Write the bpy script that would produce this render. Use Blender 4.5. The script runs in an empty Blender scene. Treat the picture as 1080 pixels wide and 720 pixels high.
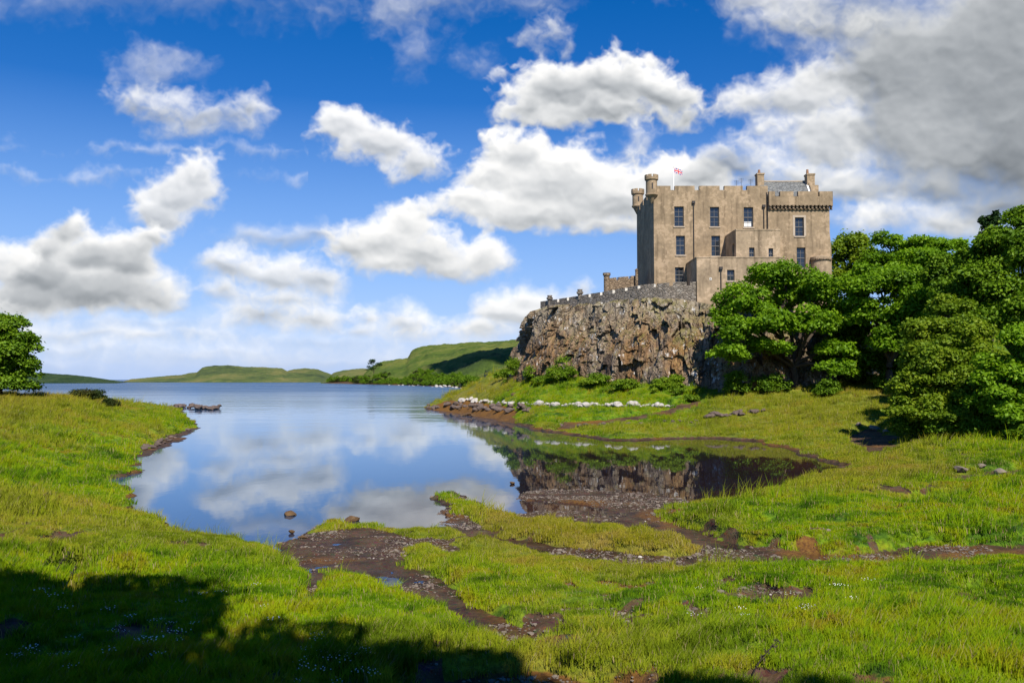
import bpy, bmesh, math, random
import numpy as np
from mathutils import Vector

S = bpy.context.scene
COL = S.collection
R = math.radians
rng = np.random.default_rng(7)
random.seed(7)

# ------------------------------------------------------------------ camera, world, sun, exposure
F, CAMZ, TILT = 935.0, 5.0, math.atan(40 / 935.0)     # focal length in photo pixels (1080 wide)
cam_d = bpy.data.cameras.new('camera'); cam = bpy.data.objects.new('camera', cam_d); COL.objects.link(cam)
cam_d.sensor_width = 36; cam_d.lens = F / 1080 * 36; cam_d.clip_start = .1; cam_d.clip_end = 30000
cam.location = (0, 0, CAMZ); cam.rotation_euler = (R(90) + TILT, 0, 0)
S.camera = cam
S.view_settings.view_transform = 'Standard'; S.view_settings.look = 'None'
S.view_settings.exposure = 0.32; S.view_settings.gamma = 1.0; S.view_settings.use_curve_mapping = False
S.cycles.max_bounces = 6; S.cycles.diffuse_bounces = 2; S.cycles.glossy_bounces = 3
S.cycles.transmission_bounces = 3; S.cycles.transparent_max_bounces = 8
S.cycles.caustics_reflective = False; S.cycles.caustics_refractive = False

SUN_EL, SUN_AZ = 47.0, 14.0          # azimuth: degrees right of straight behind the camera
az, el = R(SUN_AZ), R(SUN_EL)
TO_SUN = Vector((math.sin(az) * math.cos(el), -math.cos(az) * math.cos(el), math.sin(el)))
sun_d = bpy.data.lights.new('sun', 'SUN'); sun = bpy.data.objects.new('sun', sun_d); COL.objects.link(sun)
sun_d.energy = 5.0; sun_d.angle = R(.5); sun_d.color = (1, .93, .82)
sun.rotation_euler = (-TO_SUN).to_track_quat('-Z', 'Y').to_euler(); sun.location = TO_SUN * 300

# ------------------------------------------------------------------ numpy noise
def _h(ix, iy, iz, s):
    n = (ix.astype(np.int64) * 374761393 + iy.astype(np.int64) * 668265263 + iz.astype(np.int64) * 2147483647 + s * 1274126177) & 0xffffffff
    n = ((n ^ (n >> 13)) * 1274126177) & 0xffffffff
    n = ((n ^ (n >> 15)) * 2246822519) & 0xffffffff
    return ((n ^ (n >> 16)) & 0xffffff) / float(0xffffff)
def vn2(x, y, s=0):
    ix, iy = np.floor(x), np.floor(y); fx, fy = x - ix, y - iy
    fx = fx * fx * fx * (fx * (fx * 6 - 15) + 10); fy = fy * fy * fy * (fy * (fy * 6 - 15) + 10)
    ix = ix.astype(np.int64); iy = iy.astype(np.int64); z = np.zeros_like(ix)
    a = _h(ix, iy, z, s); b = _h(ix + 1, iy, z, s); c = _h(ix, iy + 1, z, s); d = _h(ix + 1, iy + 1, z, s)
    return (a + (b - a) * fx) * (1 - fy) + (c + (d - c) * fx) * fy
def vn3(x, y, z, s=0):
    iz = np.floor(z); fz = z - iz; fz = fz * fz * (3 - 2 * fz)
    def lay(k):
        kk = (k * 57.31).astype(np.float64)
        return vn2(x + kk, y + kk * 1.7, s)
    return lay(iz) * (1 - fz) + lay(iz + 1) * fz
def fbm(x, y, s=0, o=5, g=.5, l=2.03):
    a, t, n = 1.0, 0.0, 0.0
    for k in range(o):
        t = t + a * vn2(x, y, s + k * 13); n += a; a *= g
        x, y = x * l * .8 - y * l * .6 + 3.7, x * l * .6 + y * l * .8 - 1.3
    return t / n
def billow(x, y, s=0, o=5, g=.5, l=2.1):
    a, t, n = 1.0, 0.0, 0.0
    for k in range(o):
        t = t + a * (1 - np.abs(2 * vn2(x, y, s + k * 17) - 1)); n += a; a *= g
        x, y = x * l * .8 - y * l * .6 + 1.1, x * l * .6 + y * l * .8 + 5.3
    return t / n
def ss(a, b, x):
    t = np.clip((x - a) / (b - a), 0, 1); return t * t * (3 - 2 * t)

# ------------------------------------------------------------------ from a point of the photograph to a place
def ray(u, v):
    a, b = (u - 540) / F, (360 - v) / F
    return a, math.cos(TILT) - b * math.sin(TILT), math.sin(TILT) + b * math.cos(TILT)
def on_z(u, v, z=0.0):
    x, y, d = ray(u, v); k = (z - CAMZ) / d; return x * k, y * k
def at(u, v, Y):
    x, y, d = ray(u, v); k = Y / y; return x * k, Y, CAMZ + d * k

# ------------------------------------------------------------------ sky: Nishita plus computed cumulus
def build_clouds():
    W, H, A, E = 3000, 1250, R(75), R(62)
    azs = (np.arange(W) + .5) / W * 2 * A - A; els = (np.arange(H) + .5) / H * E
    AZ, EL = np.meshgrid(azs, els)
    dx, dy, dz = np.sin(AZ) * np.cos(EL), np.cos(AZ) * np.cos(EL), np.sin(EL)
    fy = dy * math.cos(TILT) + dz * math.sin(TILT); up = -dy * math.sin(TILT) + dz * math.cos(TILT)
    fy = np.maximum(fy, .05)
    U = 540 + F * dx / fy; V = 360 - F * up / fy
    per = np.clip(.35 + (400 - V) / 420., .3, 1.15)     # clouds get smaller towards the horizon
    w1 = fbm(U / 60, V / 45, 3, 5) - .5; w2 = fbm(U / 60, V / 45, 41, 5) - .5
    w3 = fbm(U / 17, V / 15, 5, 4) - .5; w4 = fbm(U / 17, V / 15, 77, 4) - .5
    UU = U + per * (w1 * 46 + w3 * 16); VV = V + per * (w2 * 34 + w4 * 13)
    # groups: softness, opacity, grey, ellipses(cx, cy, rx, ry)
    G = [
     (9, .80, .16, [(150,104,26,17),(180,114,32,17),(212,120,34,16),(256,114,22,20),(236,124,30,14)]),
     (12, .42, .2, [(180,62,22,11),(158,76,14,7)]),
     (6, .93, .08, [(372,134,26,15),(398,150,34,22),(428,170,30,20),(454,170,18,17),(350,138,12,7)]),
     (6, .93, .10, [(205,186,28,20),(188,205,36,24),(172,228,30,20),(214,200,18,22)]),
     (5, 1., .20, [(70,242,24,19),(52,262,28,22),(40,290,50,32),(96,272,40,24),(130,276,42,28),(155,254,26,15),(100,308,92,28),(30,318,46,24),(160,318,30,15)]),
     (5, .95, .04, [(-8,276,46,18),(-40,285,50,20)]),
     (9, .9, .02, [(100,352,78,7),(20,350,60,8),(150,356,26,6),(200,352,30,5)]),
     (14, .62, .03, [(80,368,110,10),(200,378,90,7),(20,384,90,8),(330,382,120,6),(480,378,90,7)]),
     (5, 1., .07, [(432,236,26,23),(408,256,48,20),(370,262,32,20),(452,268,48,20),(512,274,24,20),(478,282,50,12),(420,278,66,14)]),
     (9, .62, .25, [(300,255,34,9),(330,250,26,10),(275,250,18,6)]),
     (6, .88, .14, [(248,284,30,18),(290,296,36,16),(332,296,30,17),(235,310,22,10),(280,332,44,16),(330,336,32,15),(300,316,50,12)]),
     (6, .85, .08, [(430,342,26,17),(384,334,16,11),(448,352,20,9),(376,348,20,8)]),
     (6, .95, .07, [(532,328,36,18),(508,348,34,13),(560,316,26,13),(566,336,40,16),(609,298,12,10),(600,312,18,9)]),
     (5, 1., .05, [(545,160,44,26),(520,182,30,18),(590,192,70,36),(640,204,58,38),(560,222,86,26),(500,216,46,15),(700,188,48,22),(730,200,44,20),(640,236,56,14),(680,220,50,20)]),
     (10, .85, .24, [(765,178,46,22),(740,190,40,20),(800,190,40,16)]),
     (6, 1., .20, [(600,98,50,24),(650,92,52,24),(700,98,40,22),(560,110,34,15),(640,118,78,18),(722,116,22,14)]),
     (9, .65, .12, [(576,40,14,13),(590,52,9,7),(672,146,11,13),(666,160,7,7)]),
     (10, .95, .09, [(806,104,36,20),(846,112,50,28),(870,150,60,34),(890,90,40,34),(850,184,44,22),(890,200,70,28),(930,230,50,16),(1000,235,60,20)]),
     (22, 1., .25, [(900,20,90,34),(960,70,100,70),(1010,130,130,90),(1090,70,150,130),(1130,160,150,90),(980,190,90,36),(1060,215,90,34),(1250,60,160,140)]),
     (14, .7, .2, [(830,2,48,12),(860,22,44,16),(800,-10,60,14)]),
     (8, .8, .10, [(915,234,16,13),(900,242,10,8)]),
     (16, .42, .2, [(455,4,60,10),(570,10,18,10),(435,50,12,16),(505,70,9,8),(480,-6,60,14)]),
     (20, .30, .2, [(110,4,110,9),(300,6,80,7),(240,-2,120,10)]),
     (14, .55, .04, [(150,342,120,8),(330,360,110,11),(480,366,70,12),(250,372,120,8),(560,372,60,9),(60,334,70,7)]),
     (6, .35, .1, [(40,187,60,1.5),(200,158,34,1.2)]),
     (6, 1., .15, [(-160,200,90,40),(-240,230,90,40),(-380,120,110,50),(1300,260,130,40),(1420,180,150,70),(-120,330,110,22),(1200,310,120,24),(-300,330,120,26)]),
     (10, 1., .35, [(200,-260,150,60),(330,-290,120,60),(760,-330,160,80),(-300,-160,180,80),(900,-200,170,70),(540,-640,260,120),(-100,-560,240,120),(1300,-320,240,130)]),
    ]
    B1 = billow((U + 40 * w1) / 46, (V + 40 * w2) / 38, 9, 4, .5); B2 = fbm((U + 25 * w3) / 15, (V + 25 * w4) / 13, 21, 5, .55); B3 = billow((U + 14 * w3) / 17, (V + 14 * w4) / 15, 29, 3, .5)
    alpha = np.zeros_like(U); rgb = np.zeros(U.shape + (3,))
    for gi, (soft, op, grey, els_) in enumerate(G):
        cx = [e[0] for e in els_]; cy = [e[1] for e in els_]
        mr = max(max(e[2], e[3]) for e in els_) + 110
        # window of the map that this cloud can touch
        m = (U > min(e[0] - e[2] for e in els_) - 90) & (U < max(e[0] + e[2] for e in els_) + 90) & (V > min(e[1] - e[3] for e in els_) - 80) & (V < max(e[1] + e[3] for e in els_) + 80)
        if not m.any(): continue
        rows = np.where(m.any(1))[0]; cols = np.where(m.any(0))[0]
        sl = (slice(rows[0], rows[-1] + 1), slice(cols[0], cols[-1] + 1))
        uu, vv, b1, b2, b3, pr = UU[sl], VV[sl], B1[sl], B2[sl], B3[sl], per[sl]
        acc = np.zeros_like(uu); lob = np.zeros_like(uu); k = 5.0
        for (ex, ey, rx, ry) in els_:
            q = np.sqrt(((uu - ex) / rx) ** 2 + ((vv - ey) / np.where(vv > ey, ry * .85, ry * 1.05)) ** 2)
            f = (1 - q) * min(rx, ry * 1.4)
            wgt = np.exp(np.clip(f, -60, 60) / k); acc += wgt; lob += wgt * np.clip((vv - ey) / ry, -1, 1)
        Fd = k * np.log(acc + 1e-12); lob = lob / (acc + 1e-12)
        for _ in range(4): lob = (lob + np.roll(lob, 3, 0) + np.roll(lob, -3, 0) + np.roll(lob, 3, 1) + np.roll(lob, -3, 1)) / 5
        D = Fd + pr * (w1[sl] * 16 + (b1 - .5) * 22 + (b2 - .5) * 20 + (b3 - .5) * 10)
        lit = Fd + pr * (w1[sl] * 34 + (b1 - .5) * 22 + (b3 - .5) * 6)
        al = ss(-soft * 1.2 - 1, soft * 2.8, D) * op
        al = al * np.clip(.6 + .8 * b2, 0, 1) if op < .9 else al
        T = np.sqrt(np.maximum(lit + 10, 2)) * 4.6
        for _ in range(2): T = (T + np.roll(T, 2, 0) + np.roll(T, -2, 0) + np.roll(T, 2, 1) + np.roll(T, -2, 1)) / 5
        gv, gu = np.gradient(T)       # rows grow with elevation
        nx, ny = -gu, -gv; nn = np.sqrt(nx * nx + ny * ny + 1)
        lam = (nx * .15 + ny * .80 + .58) / nn
        y0 = min(e[1] - e[3] for e in els_); y1 = max(e[1] + e[3] for e in els_)
        low = np.clip((vv - y0) / max(y1 - y0, 1), 0, 1)
        depth = ss(2, 26, Fd)
        L = .885 - .085 * lob * (1.3 - .6 * b1) + .13 * np.clip(lam, -.6, 1) - (.085 * low ** 1.3) * depth - grey * (.25 + .75 * depth) * (.85 + .3 * b1) + .03 * (b3 - .5) + .13 * (b1 - .5)
        if grey > .24: L += .22 * (fbm(uu / 120, vv / 80, 61, 3) - .5)
        L = np.clip(L, .42, 1.04)
        cool = np.clip((1 - L) * 1.1, 0, 1)
        c = np.stack([L * (1 - .16 * cool), L * (1 - .07 * cool), L * (1 + .03 * cool)], -1)
        a0 = alpha[sl]; a1 = al + a0 * (1 - al)
        rgb[sl] = np.where(a1[..., None] > 1e-5, (c * al[..., None] + rgb[sl] * (a0 * (1 - al))[..., None]) / np.maximum(a1, 1e-5)[..., None], rgb[sl])
        alpha[sl] = a1
    # pale air close to the horizon, thin veil
    edge = ss(A, A * .85, np.abs(AZ)) * ss(E, E * .85, EL)
    alpha *= edge
    px = np.empty((H, W, 4), np.float32); px[..., :3] = rgb ** 2.0; px[..., 3] = alpha
    im = bpy.data.images.new('cumulus_map', W, H, alpha=True, float_buffer=True)
    im.colorspace_settings.name = 'Non-Color'; im.alpha_mode = 'CHANNEL_PACKED'
    im.pixels.foreach_set(px.ravel()); im.update(); im.pack()
    return im, A, E

class NT:
    """small helper around a node tree"""
    def __init__(s, tree): s.t = tree; s.n = tree.nodes; s.l = tree.links
    def node(s, typ, ins=None, **kw):
        n = s.n.new(typ)
        for k, v in kw.items(): setattr(n, k, v)
        for k, v in (ins or {}).items():
            if isinstance(v, bpy.types.NodeSocket): s.l.new(v, n.inputs[k])
            else: n.inputs[k].default_value = v
        return n
    def math(s, op, a, b=0.0, c=0.0, clamp=False):
        n = s.node('ShaderNodeMath', {0: a, 1: b, 2: c}, operation=op); n.use_clamp = clamp; return n.outputs[0]
    def mix(s, f, a, b, blend='MIX'):
        n = s.node('ShaderNodeMix', data_type='RGBA', blend_type=blend)
        for i, v in ((0, f), (6, a), (7, b)):
            if isinstance(v, bpy.types.NodeSocket): s.l.new(v, n.inputs[i])
            else: n.inputs[i].default_value = v if i == 0 else (tuple(v) + (1,) if len(v) == 3 else v)
        return n.outputs[2]
    def noise(s, scale, vec=None, detail=4, rough=.55, dist=0):
        i = {'Scale': scale, 'Detail': detail, 'Roughness': rough, 'Distortion': dist}
        if vec is not None: i['Vector'] = vec
        return s.node('ShaderNodeTexNoise', i).outputs[0]
    def ramp(s, f, stops, interp='LINEAR'):
        n = s.node('ShaderNodeValToRGB', {0: f}); e = n.color_ramp.elements; n.color_ramp.interpolation = interp
        while len(e) > 1: e.remove(e[-1])
        for k, (p, c) in enumerate(stops):
            x = e[0] if k == 0 else e.new(p); x.position = p
            x.color = (c, c, c, 1) if isinstance(c, (int, float)) else tuple(c) + (1,)
        return n.outputs[0]
    def rng(s, v, a, b, c=0.0, d=1.0):
        return s.node('ShaderNodeMapRange', {0: v, 1: a, 2: b, 3: c, 4: d}).outputs[0]

def build_world():
    im, A, E = build_clouds()
    w = bpy.data.worlds.new('World'); S.world = w; w.use_nodes = True
    t = NT(w.node_tree); t.n.clear()
    sky = t.node('ShaderNodeTexSky', sky_type='NISHITA'); sky.sun_disc = False
    sky.sun_elevation = el; sky.sun_rotation = math.atan2(TO_SUN.x, TO_SUN.y); sky.air_density = 1.0; sky.dust_density = .1; sky.ozone_density = 3.0
    hs = t.node('ShaderNodeHueSaturation', {'Saturation': 1.46, 'Value': .84, 'Color': sky.outputs[0]})
    skc = t.mix(1.0, hs.outputs[0], (1.08, .88, 1.16), 'MULTIPLY')
    d = t.node('ShaderNodeTexCoord').outputs['Generated']
    sp = t.node('ShaderNodeSeparateXYZ', {0: d})
    skc = t.mix(t.rng(sp.outputs[2], .30, -.01, 0, .85), skc, (2.9, 4.9, 8.4))
    az_ = t.math('ARCTAN2', sp.outputs[0], sp.outputs[1]); el_ = t.math('ARCSINE', sp.outputs[2])
    uv = t.node('ShaderNodeCombineXYZ', {0: t.math('MULTIPLY_ADD', az_, 1 / (2 * A), .5), 1: t.math('DIVIDE', el_, E)})
    img = t.node('ShaderNodeTexImage', {0: uv.outputs[0]}, image=im, extension='CLIP', interpolation='Cubic')
    cl = t.mix(1.0, img.outputs[0], (8.3, 8.25, 8.15), 'MULTIPLY')
    c = t.mix(img.outputs[1], skc, cl)
    bg = t.node('ShaderNodeBackground', {0: c, 1: .097})
    o = t.node('ShaderNodeOutputWorld'); t.l.new(bg.outputs[0], o.inputs[0])
build_world()

# ------------------------------------------------------------------ object helpers
ORG = {}
def org(o): return ORG.get(o.name, Vector((0, 0, 0))) if o else Vector((0, 0, 0))
def tag(o, label=None, cat=None, group=None, kind=None):
    if label: o['label'] = label
    if cat: o['category'] = cat
    if group: o['group'] = group
    if kind: o['kind'] = kind
    return o
def thing(name, label, cat, loc, group=None):
    o = bpy.data.objects.new(name, None); COL.objects.link(o); o.empty_display_size = .3
    o.location = loc; ORG[o.name] = Vector(loc); return tag(o, label, cat, group)
def link(name, me, mats, parent=None):
    o = bpy.data.objects.new(name, me); COL.objects.link(o)
    for m in (mats if isinstance(mats, (list, tuple)) else [mats]): me.materials.append(m)
    if parent: o.parent = parent
    ORG[o.name] = org(parent); return o
def mesh_np(name, V, Fc, mats, parent=None, smooth=False, mi=None, attrs=None):
    """V (n,3) world coordinates; Fc (m,k) faces of k corners"""
    V = np.asarray(V, np.float64) - np.array(org(parent)); Fc = np.asarray(Fc, np.int32)
    me = bpy.data.meshes.new(name); m, k = Fc.shape
    me.vertices.add(len(V)); me.vertices.foreach_set('co', V.astype(np.float32).ravel())
    me.loops.add(m * k); me.loops.foreach_set('vertex_index', Fc.ravel())
    me.polygons.add(m); me.polygons.foreach_set('loop_start', np.arange(m, dtype=np.int32) * k)
    if mi is not None: me.polygons.foreach_set('material_index', np.asarray(mi, np.int32))
    me.polygons.foreach_set('use_smooth', np.full(m, bool(smooth)))
    for an, av in (attrs or {}).items():
        a = me.attributes.new(an, 'FLOAT', 'POINT'); a.data.foreach_set('value', np.asarray(av, np.float32))
    me.update(calc_edges=True); me.validate()
    return link(name, me, mats, parent)
class MB:
    def __init__(s): s.v = []; s.f = []; s.m = []
    def face(s, pts, m=0):
        b = len(s.v); s.v += [tuple(p) for p in pts]; s.f.append(list(range(b, b + len(pts)))); s.m.append(m)
    def box(s, x0, x1, y0, y1, z0, z1, m=0):
        b = len(s.v)
        s.v += [(x0,y0,z0),(x1,y0,z0),(x1,y1,z0),(x0,y1,z0),(x0,y0,z1),(x1,y0,z1),(x1,y1,z1),(x0,y1,z1)]
        for f in ((0,3,2,1),(4,5,6,7),(0,1,5,4),(1,2,6,5),(2,3,7,6),(3,0,4,7)): s.f.append([b + i for i in f]); s.m.append(m)
        return s
    def prism(s, poly, z0, z1, m=0, top=True, skip=()):
        n = len(poly)
        for i in range(n):
            if i in skip: continue
            a, c = poly[i], poly[(i + 1) % n]
            s.face([(a[0],a[1],z0),(c[0],c[1],z0),(c[0],c[1],z1),(a[0],a[1],z1)], m)
        if top: s.face([(p[0], p[1], z1) for p in poly], m)
        return s
    def lathe(s, cx, cy, prof, n=20, m=0):
        for i in range(n):
            a0, a1 = 2 * math.pi * i / n, 2 * math.pi * (i + 1) / n
            for (r0, z0), (r1, z1) in zip(prof[:-1], prof[1:]):
                p = [(cx + r0 * math.cos(a0), cy + r0 * math.sin(a0), z0), (cx + r0 * math.cos(a1), cy + r0 * math.sin(a1), z0),
                     (cx + r1 * math.cos(a1), cy + r1 * math.sin(a1), z1), (cx + r1 * math.cos(a0), cy + r1 * math.sin(a0), z1)]
                if r0 < 1e-4: p = [p[0], p[2], p[3]]
                elif r1 < 1e-4: p = p[:3]
                s.face(p, m)
        return s
    def tube(s, pts, radii, n=7, m=0):
        pts = [Vector(p) for p in pts]; b = len(s.v)
        for i, p in enumerate(pts):
            d = (pts[min(i + 1, len(pts) - 1)] - pts[max(i - 1, 0)]).normalized()
            q = d.to_track_quat('Z', 'Y')
            for k in range(n):
                a = 2 * math.pi * k / n
                s.v.append(tuple(p + q @ Vector((math.cos(a), math.sin(a), 0)) * radii[i]))
        for i in range(len(pts) - 1):
            for k in range(n):
                s.f.append([b + i*n + k, b + i*n + (k+1) % n, b + (i+1)*n + (k+1) % n, b + (i+1)*n + k]); s.m.append(m)
        s.f.append([b + (len(pts)-1)*n + k for k in range(n)]); s.m.append(m)
        return s
    def build(s, name, mats, parent=None, smooth=False, weld=False):
        o = org(parent); me = bpy.data.meshes.new(name)
        me.from_pydata([(v[0]-o[0], v[1]-o[1], v[2]-o[2]) for v in s.v], [], s.f)
        me.polygons.foreach_set('material_index', s.m); me.polygons.foreach_set('use_smooth', [smooth] * len(s.f))
        if weld:
            bm = bmesh.new(); bm.from_mesh(me); bmesh.ops.remove_doubles(bm, verts=bm.verts, dist=.001)
            bmesh.ops.recalc_face_normals(bm, faces=bm.faces); bm.to_mesh(me); bm.free()
        me.update(); return link(name, me, mats, parent)

# ------------------------------------------------------------------ materials
def mat(name):
    m = bpy.data.materials.new(name); m.use_nodes = True; t = NT(m.node_tree); t.n.clear()
    t.out = t.node('ShaderNodeOutputMaterial'); return m, t
def pos(t): return t.node('ShaderNodeNewGeometry').outputs['Position']
def bump(t, h, strength=.4, dist=.1):
    return t.node('ShaderNodeBump', {'Height': h, 'Strength': strength, 'Distance': dist}).outputs[0]
def pbsdf(t, col, rough=.8, nrm=None, spec=.3, **kw):
    i = {'Base Color': col if isinstance(col, bpy.types.NodeSocket) else tuple(col) + (1,), 'Roughness': rough, 'Specular IOR Level': spec}
    if nrm is not None: i['Normal'] = nrm
    i.update(kw)
    n = t.node('ShaderNodeBsdfPrincipled', i); t.l.new(n.outputs[0], t.out.inputs[0]); return n
def plain(name, col, rough=.8, spec=.3, var=.25, scale=3.0):
    m, t = mat(name); n = t.noise(scale, pos(t), 5)
    c = t.mix(n, tuple(x * (1 - var) for x in col), tuple(min(1, x * (1 + var)) for x in col)); pbsdf(t, c, rough, None, spec); return m

def meadow_colour(t, P, dry):
    """the sward's own colours: lime, deep green, olive, straw, a little rust"""
    n1 = t.noise(.20, P, 4, .6, .6); n2 = t.noise(.8, t.node('ShaderNodeVectorMath', {0: P, 1: (.6, 1.3, 1)}, operation='MULTIPLY').outputs[0], 5, .62, .6); n3 = t.noise(3.2, P, 4)
    a = t.math('ADD', t.math('MULTIPLY', n1, .45), t.math('ADD', t.math('MULTIPLY', n2, .65), t.math('MULTIPLY', n3, .25)))
    a = t.math('SUBTRACT', a, .175)
    a = t.math('MULTIPLY_ADD', t.math('SUBTRACT', a, .5), 1.65, .485)
    g = t.ramp(a, [(.28, (.032, .088, .005)), (.40, (.090, .190, .006)), (.50, (.172, .290, .006)), (.60, (.240, .300, .007)), (.71, (.225, .215, .012)), (.80, (.180, .110, .018))])
    d = t.ramp(t.math('ADD', t.math('MULTIPLY', n2, .6), t.math('MULTIPLY', n3, .4)), [(.3, (.140, .180, .010)), (.46, (.235, .220, .014)), (.58, (.300, .240, .045)), (.68, (.230, .150, .026)), (.8, (.150, .075, .016))])
    return t.mix(dry, g, d)

def make_ground_mat():
    m, t = mat('meadow_ground'); P = pos(t)
    dry = t.node('ShaderNodeAttribute', attribute_name='dry').outputs['Fac']
    mud = t.node('ShaderNodeAttribute', attribute_name='mud').outputs['Fac']
    rust = t.node('ShaderNodeAttribute', attribute_name='rust').outputs['Fac']
    z = t.node('ShaderNodeSeparateXYZ', {0: P}).outputs[2]
    g = meadow_colour(t, P, dry)
    n1 = t.noise(1.3, P, 6, .65); n2 = t.noise(9, P, 5, .6); vo = t.node('ShaderNodeTexVoronoi', {'Vector': P, 'Scale': 9.0})
    md = t.ramp(n1, [(.3, (.030, .018, .010)), (.5, (.078, .046, .024)), (.7, (.135, .088, .048))])
    md = t.mix(t.rng(n2, .45, .7), md, vo.outputs['Color'], 'SOFT_LIGHT')
    rs = t.ramp(n2, [(.3, (.050, .020, .008)), (.5, (.170, .075, .014)), (.7, (.230, .130, .020))])
    md = t.mix(rust, md, rs)
    wet = t.rng(z, .10, -.02)
    md = t.mix(wet, md, t.mix(1, md, (.62, .55, .45), 'MULTIPLY'))
    deep = t.rng(z, -.03, -.8)
    md = t.mix(t.rng(z, .0, -.10), md, (.200, .105, .030))
    md = t.mix(deep, md, (.060, .034, .012))
    e = t.math('ADD', mud, t.math('MULTIPLY', t.math('SUBTRACT', n2, .5), .6))
    f = t.rng(e, .40, .60)
    c = t.mix(f, t.mix(1, g, t.ramp(n2, [(.35, (.40, .42, .5)), (.6, (.85, .85, .85))]), 'MULTIPLY'), md)
    h = t.math('ADD', t.math('MULTIPLY', t.noise(14, P, 5, .65), .5), t.math('MULTIPLY', n1, .5))
    nr = bump(t, h, .8, .12)
    rough = t.math('SUBTRACT', .95, t.math('MULTIPLY', t.math('MULTIPLY', wet, f), .55))
    pbsdf(t, c, rough, nr, .25); return m

def leafy(name, stops, trans=.42, gloss=0.025, world_tint=False, tscale=.42):
    m, t = mat(name)
    g = t.node('ShaderNodeNewGeometry')
    n = t.noise(tscale, g.outputs['Position'], 2)
    a = t.math('ADD', t.math('MULTIPLY', g.outputs['Random Per Island'], .42), t.math('MULTIPLY', t.rng(n, .3, .7), .58))
    c = t.ramp(a, stops)
    d = t.node('ShaderNodeBsdfDiffuse', {0: c}); tr = t.node('ShaderNodeBsdfTranslucent', {0: t.mix(1, c, (1.25, 1.35, .8), 'MULTIPLY')})
    mx = t.node('ShaderNodeMixShader', {0: trans, 1: d.outputs[0], 2: tr.outputs[0]})
    gl = t.node('ShaderNodeBsdfGlossy', {0: (.6, .8, .4, 1), 1: .5}); mx2 = t.node('ShaderNodeMixShader', {0: gloss, 1: mx.outputs[0], 2: gl.outputs[0]})
    t.l.new(mx2.outputs[0], t.out.inputs[0]); return m

def make_grass_mat():
    m, t = mat('grass_blade'); P = pos(t)
    dry = t.node('ShaderNodeAttribute', attribute_name='dry', attribute_type='INSTANCER').outputs['Fac']
    c = meadow_colour(t, P, dry)
    rp = t.node('ShaderNodeNewGeometry').outputs['Random Per Island']
    c = t.mix(t.rng(rp, .0, 1, 0, .5), c, t.mix(1, c, (1.35, 1.15, 1.1), 'MULTIPLY'))
    c = t.mix(t.math('GREATER_THAN', rp, .95), c, (.33, .27, .12))
    gn = t.node('ShaderNodeNewGeometry').outputs['Normal']
    nv = t.node('ShaderNodeVectorMath', {0: gn, 1: (.45, .45, .45)}, operation='MULTIPLY').outputs[0]
    nv = t.node('ShaderNodeVectorMath', {0: t.node('ShaderNodeVectorMath', {0: nv, 1: (0, 0, .75)}).outputs[0]}, operation='NORMALIZE').outputs[0]
    d = t.node('ShaderNodeBsdfDiffuse', {0: c, 'Normal': nv}); tr = t.node('ShaderNodeBsdfTranslucent', {0: c})
    mx = t.node('ShaderNodeMixShader', {0: .25, 1: d.outputs[0], 2: tr.outputs[0]})
    t.l.new(mx.outputs[0], t.out.inputs[0]); return m

def make_water_mat():
    m, t = mat('loch_water'); P = pos(t)
    sp = t.node('ShaderNodeSeparateXYZ', {0: P})
    st = t.node('ShaderNodeVectorMath', {0: P, 1: (1, .55, 1)}, operation='MULTIPLY').outputs[0]
    fine = t.noise(2.2, st, 3, .5); mid = t.noise(.35, st, 3, .5)
    patch = t.rng(t.noise(.022, t.node('ShaderNodeVectorMath', {0: P, 1: (.6, 1.6, 1)}, operation='MULTIPLY').outputs[0], 3, .6), .42, .62)
    far = t.rng(sp.outputs[1], 60, 420)
    calm = t.math('MULTIPLY_ADD', far, 2.6, .10)
    amp = t.math('MULTIPLY', calm, t.math('MULTIPLY_ADD', patch, .7, .5))
    farw = t.noise(.12, t.node('ShaderNodeVectorMath', {0: P, 1: (.35, 1, 1)}, operation='MULTIPLY').outputs[0], 4, .6)
    h = t.math('ADD', t.math('MULTIPLY', t.math('ADD', t.math('MULTIPLY', fine, .35), mid), amp), t.math('MULTIPLY', farw, t.rng(sp.outputs[1], 90, 500, 0, 24)))
    nr = t.node('ShaderNodeBump', {'Height': h, 'Strength': .22, 'Distance': .16}).outputs[0]
    fr = t.node('ShaderNodeFresnel', {'IOR': 1.34, 'Normal': nr}).outputs[0]
    rough = t.math('MULTIPLY_ADD', far, .16, .012)
    gl = t.node('ShaderNodeBsdfGlossy', {0: (.88, .94, 1, 1), 1: rough, 'Normal': nr})
    body = t.node('ShaderNodeBsdfDiffuse', {0: (.022, .075, .170, 1)})
    tp = t.node('ShaderNodeBsdfTransparent', {0: (.62, .50, .30, 1)})
    near = t.node('ShaderNodeMixShader', {0: t.rng(t.math('SUBTRACT', sp.outputs[1], t.math('MULTIPLY', sp.outputs[0], 6)), 40, 150, .08, .95), 1: tp.outputs[0], 2: body.outputs[0]})
    chop = t.math('MULTIPLY', t.rng(sp.outputs[1], 120, 420), t.math('MULTIPLY_ADD', patch, .35, .65))
    fr = t.math('MULTIPLY', fr, t.math('MULTIPLY_ADD', chop, -.74, 1.0))
    mx = t.node('ShaderNodeMixShader', {0: fr, 1: near.outputs[0], 2: gl.outputs[0]})
    t.l.new(mx.outputs[0], t.out.inputs[0]); return m

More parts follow.
